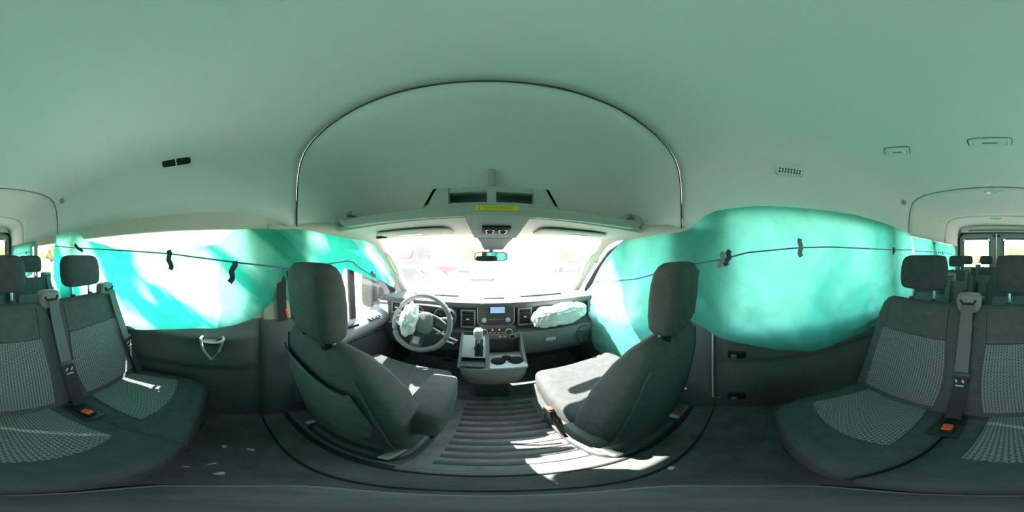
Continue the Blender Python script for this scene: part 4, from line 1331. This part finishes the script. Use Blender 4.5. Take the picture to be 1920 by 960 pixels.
# driver belt at the B pillar
bt = thing('shoulder_belt', 'dark seat belt running down the beige pillar behind the driver seat', 'seat belt', (-0.83, 0.255, 1.0))
mb = MB(); mb.tube([(0.0, 0.0, 0.15), (0.002, 0.0, -0.0), (0.003, 0.005, -0.10), (0.001, 0.01, -0.15)], 0, flat=(0.048, 0.003), up=(0, 1, 0)); mb.build('webbing', M['belt_dark'], bt)
mb = MB(); mb.box((0.004, 0.03, -0.105), (0.006, 0.012, 0.05), 0.002, rot=(0.2, 0, 0)); mb.build('belt_tag', M['red'], bt, label='red belt tag')
# ------------------------------------------------------------------ floor mat with ribs, floor strips, nadir plate
fm = thing('floor_mat', 'ribbed grey rubber floor mat in the aisle between the front seats', 'mat', (0.03, 0.62, 0.0))
mb = MB(); mb.box((0, 0, 0.004), (0.50, 0.70, 0.008), 0.003); mb.build('mat_base', M['mat'], fm)
mb = MB()
for k in range(11):
    mb.box((0.0, -0.26 + k * 0.056, 0.010), (0.38, 0.026, 0.010), 0.004)
mb.build('mat_ribs', M['rib'], fm)
for y, z, m, nm, r in ((0.30, 0.004, 'plastic', 'trim_8', 0.006), (0.275, 0.003, 'rubber', 'trim_9', 0.012), (0.155, 0.002, 'rubber', 'trim_10', 0.005)):
    mb = MB(); mb.box((0, y, z), (1.66, r * 2, 0.010), 0.003)
    struct(nm, mb, M[m])
pl = thing('nadir_plate', 'low oval-cornered nadir plate with pale edging in front of the three-seat bench', 'plate', (-0.04, 0.0, 0.0))  # made-up plate standing in for the nadir patch beneath the camera
def plate(hw, hd):
    return sup(48, hw, hd, 3.4)
mb = MB(); mb.rings([[Vector((a, b, z)) for a, b in plate(hw, hd)] for z, hw, hd in ((0.0, 0.195, 0.122), (0.010, 0.195, 0.122), (0.012, 0.19, 0.118))]); mb.build('plate_top', mat('plate_rubber', (0.20, 0.21, 0.20), 0.6, var=0.15, vscale=20), pl)
for k in (1.0, 0.965):
    mb = MB(); mb.tube([(a, b, 0.012) for a, b in plate(0.193 * k, 0.120 * k)], 0.0016, 6, loop=True); mb.build('plate_edging', M['silver'], pl)
# litter on the floor
for i, (x, y) in enumerate(((-0.55, -0.02), (-0.52, 0.06), (-0.33, -0.02), (0.26, 0.14))):
    mb = MB(); mb.box((0, 0, 0.002), (0.022, 0.012, 0.002), 0, rot=(0.1, 0.1, i * 1.1)).box((0.006, 0.004, 0.003), (0.012, 0.010, 0.002), 0, rot=(0.2, 0, i))
    lbl = ['pale paper scrap on the floor near the left wall by the bench end', 'pale paper scrap on the floor behind the driver seat', 'tiny pale crumb on the floor in front of the bench, driver side', 'white scrap on the floor behind the front passenger seat'][i]
    tag(mb.build('paper_scrap', M['white'], None, (x, y, 0.0)), lbl, 'scrap', 'floor litter')

# ------------------------------------------------------------------ outside: wing mirrors, vehicles, trees
for s, lb in ((-1, 'grey wing mirror on two arms outside the driver door glass'),):
    t = thing('wing_mirror', lb, 'mirror', (s * 1.10, 1.20, 0.87), 0.25 * s)
    mb = MB(); mb.rings([[Vector((a, y, b)) for a, b in sup(28, hw, hh, 4)] for y, hw, hh in ((0.09, 0.05, 0.10), (0.06, 0.085, 0.16), (0.0, 0.10, 0.185), (-0.02, 0.097, 0.18), (-0.021, 0.085, 0.165))]); mb.build('mirror_shell', M['black'], t)
    mb = MB(); mb.rings([[Vector((a, y, b)) for a, b in sup(28, hw, hh, 4)] for y, hw, hh in ((-0.02, 0.085, 0.165), (-0.024, 0.085, 0.165))]); mb.build('mirror_face', M['mirror_dark'], t)
    for zz in (0.11, -0.12):
        mb = MB(); mb.tube([(-s * 0.06, 0.0, zz), (-s * 0.22, 0.08, zz)], 0.028, 10); mb.build('mirror_arm', M['plastic_dark'], t)

def vehicle(kind, loc, rz, paint, label, L=4.4, Wd=1.75, Ht=1.45):
    t = thing(kind, label, 'car' if kind != 'tow_truck' else 'truck', loc, rz, None)
    mb = MB()
    if kind == 'tow_truck':
        body = [(-3.3, 0.75), (-3.3, 1.02), (-0.6, 1.02), (-0.6, 2.35), (0.75, 2.42), (1.15, 1.6), (2.25, 1.45), (2.4, 1.2), (2.4, 0.6), (0.0, 0.5)]
        L, Wd = 5.7, 2.2
    else:
        h = Ht
        body = [(-L / 2, 0.35), (-L / 2, 0.62 * h), (-L * 0.34, 0.66 * h), (-L * 0.22, 0.98 * h), (L * 0.08, h), (L * 0.24, 0.67 * h), (L * 0.45, 0.58 * h), (L / 2, 0.45 * h), (L / 2, 0.28), (0, 0.22)]
    rg = []
    for x, k in ((-0.5, 0.97), (-0.49, 1.0), (0.49, 1.0), (0.5, 0.97)):
        rg.append([Vector((x * Wd * (1 if z < 0.66 * Ht or kind == 'tow_truck' else 0.84), y * k, 0.25 + (z - 0.25) * k)) for y, z in body])
    mb.rings(rg)
    mb.build('body', M[paint], t, sharp=30)
    wz = 0.45 if kind == 'tow_truck' else 0.32
    for y in (-L * 0.30, L * 0.30):
        for s in (-1, 1):
            mb = MB(); mb.lathe([(0, -0.11), (wz * 0.6, -0.11), (wz, -0.09), (wz, 0.09), (wz * 0.6, 0.11), (0, 0.11)], (s * (Wd / 2 - 0.10), y, wz), 0, 20); mb.build('wheel', M['tyre'], t)
    if kind == 'tow_truck':
        mb = MB(); mb.box((0, 1.02, 2.0), (Wd * 0.86, 0.03, 0.62), 0.01, rot=(0.46, 0, 0)); mb.build('windscreen', M['carglass'], t)
        for s in (-1, 1):
            mb = MB(); mb.box((s * Wd * 0.503, 0.1, 1.95), (0.02, 0.95, 0.5), 0.01); mb.build('side_window', M['carglass'], t)
            mb = MB(); mb.box((s * 0.8, 2.41, 1.0), (0.3, 0.03, 0.2), 0.01); mb.build('headlamp', M['lampglass'], t)
        mb = MB(); mb.box((0, 2.41, 1.05), (1.1, 0.03, 0.45), 0.01); mb.build('grille', M['cargrey'], t)
        mb = MB(); mb.box((0, 2.47, 0.55), (2.2, 0.16, 0.28), 0.03); mb.build('bumper', M['cargrey'], t)
        mb = MB(); mb.box((0, -2.0, 1.15), (2.3, 3.0, 0.12), 0.02); mb.build('flatbed', M['cargrey'], t)
    else:
        for yy, zz, ang2, hh in ((L * 0.165, 0.82 * Ht, 1.02, 0.62), (-L * 0.285, 0.82 * Ht, -0.75, 0.55)):
            mb = MB(); mb.box((0, yy, zz + 0.02), (Wd * 0.74, 0.03, hh), 0.01, rot=(math.copysign(abs(ang2) * 0.86, ang2), 0, 0)); mb.build('windscreen', M['carglass'], t)
        for s in (-1, 1):
            mb = MB(); mb.prism([(-L * 0.28, 0.68 * Ht), (-L * 0.21, 0.94 * Ht), (L * 0.07, 0.95 * Ht), (L * 0.20, 0.68 * Ht)], 0, s * Wd * 0.44, s * Wd * 0.455); mb.build('side_window', M['carglass'], t)
            mb = MB(); mb.box((s * Wd * 0.36, L * 0.495, 0.50 * Ht), (0.3, 0.06, 0.13), 0.02); mb.build('headlamp', M['lampglass'], t)
    return t
vehicle('tow_truck', (-4.9, 10.5, GZ), PI - 0.5, 'carred', 'red flatbed truck parked outside beyond the windscreen, left side')
vehicle('car', (-0.35, 13.5, GZ), PI, 'cargrey', 'grey car parked outside straight ahead, below the rear-view mirror')
vehicle('car', (-2.6, 19.5, GZ), PI + 0.2, 'cardark', 'dark car parked outside behind and left of the grey car')
vehicle('car', (9.5, 17.5, GZ), PI / 2, 'carbeige', 'beige car parked outside far off to the right')
vehicle('car', (-2.7, 6.0, GZ), PI + 1.4, 'cardark', 'dark car parked outside in front of the red truck')

def tree(loc, h, w, m, label, cat='tree'):
    t = thing('tree' if cat == 'tree' else 'bush', label, cat, loc, 0, 'trees outside')
    mb = MB(); mb.tube([(0, 0, 0), (0.05, 0, h * 0.35), (0, 0.05, h * 0.6)], [0.16, 0.12, 0.06], 8); mb.build('trunk', M['bark'], t)
    mb = MB()
    rnd = random.Random(hash(label) % 1000 if False else int(loc[0] * 31 + loc[1] * 17))
    for k in range(9):
        c = Vector((rnd.uniform(-0.5, 0.5) * w, rnd.uniform(-0.4, 0.4) * w, h * rnd.uniform(0.35, 0.82)))
        r0 = w * rnd.uniform(0.22, 0.38)
        def f(u, v, c=c, r0=r0):
            a, b = 2 * PI * u, PI * v
            d = Vector((math.sin(b) * math.cos(a), math.sin(b) * math.sin(a), math.cos(b)))
            return c + d * r0 * (1 + 0.35 * noise.fractal(d * 3 + c, 1.0, 2.0, 4))
        mb.grid(22, 14, f)
    mb.build('crown', M[m], t, sharp=180)
    return t
for x, y, h, w, lb in ((13.0, 24, 3.6, 3.0, 'dark green tree outside beyond the windscreen, far right'), (21.0, 28, 3.2, 3.4, 'low green tree outside at the far right, beside the taller tree'), (-2.2, 28, 4.2, 3.4, 'green tree outside straight ahead, left of the mirror'), (-13, 27, 4.5, 4.0, 'green tree outside behind the red truck')):
    tree((x, y, GZ), h, w, 'leaf', lb)
lbs = ['leftmost', 'second', 'third', 'fourth', 'fifth', 'rightmost']
for i in range(6):
    x = 10.0 - i * 4.0
    tree((x * 2.6, -42 - (i % 3) * 1.5, GZ), 4.3 + 0.5 * (i % 2), 6.4, 'leafy', 'yellow-green bush seen through the rear door windows, %s of the row of six' % lbs[i], 'bush')
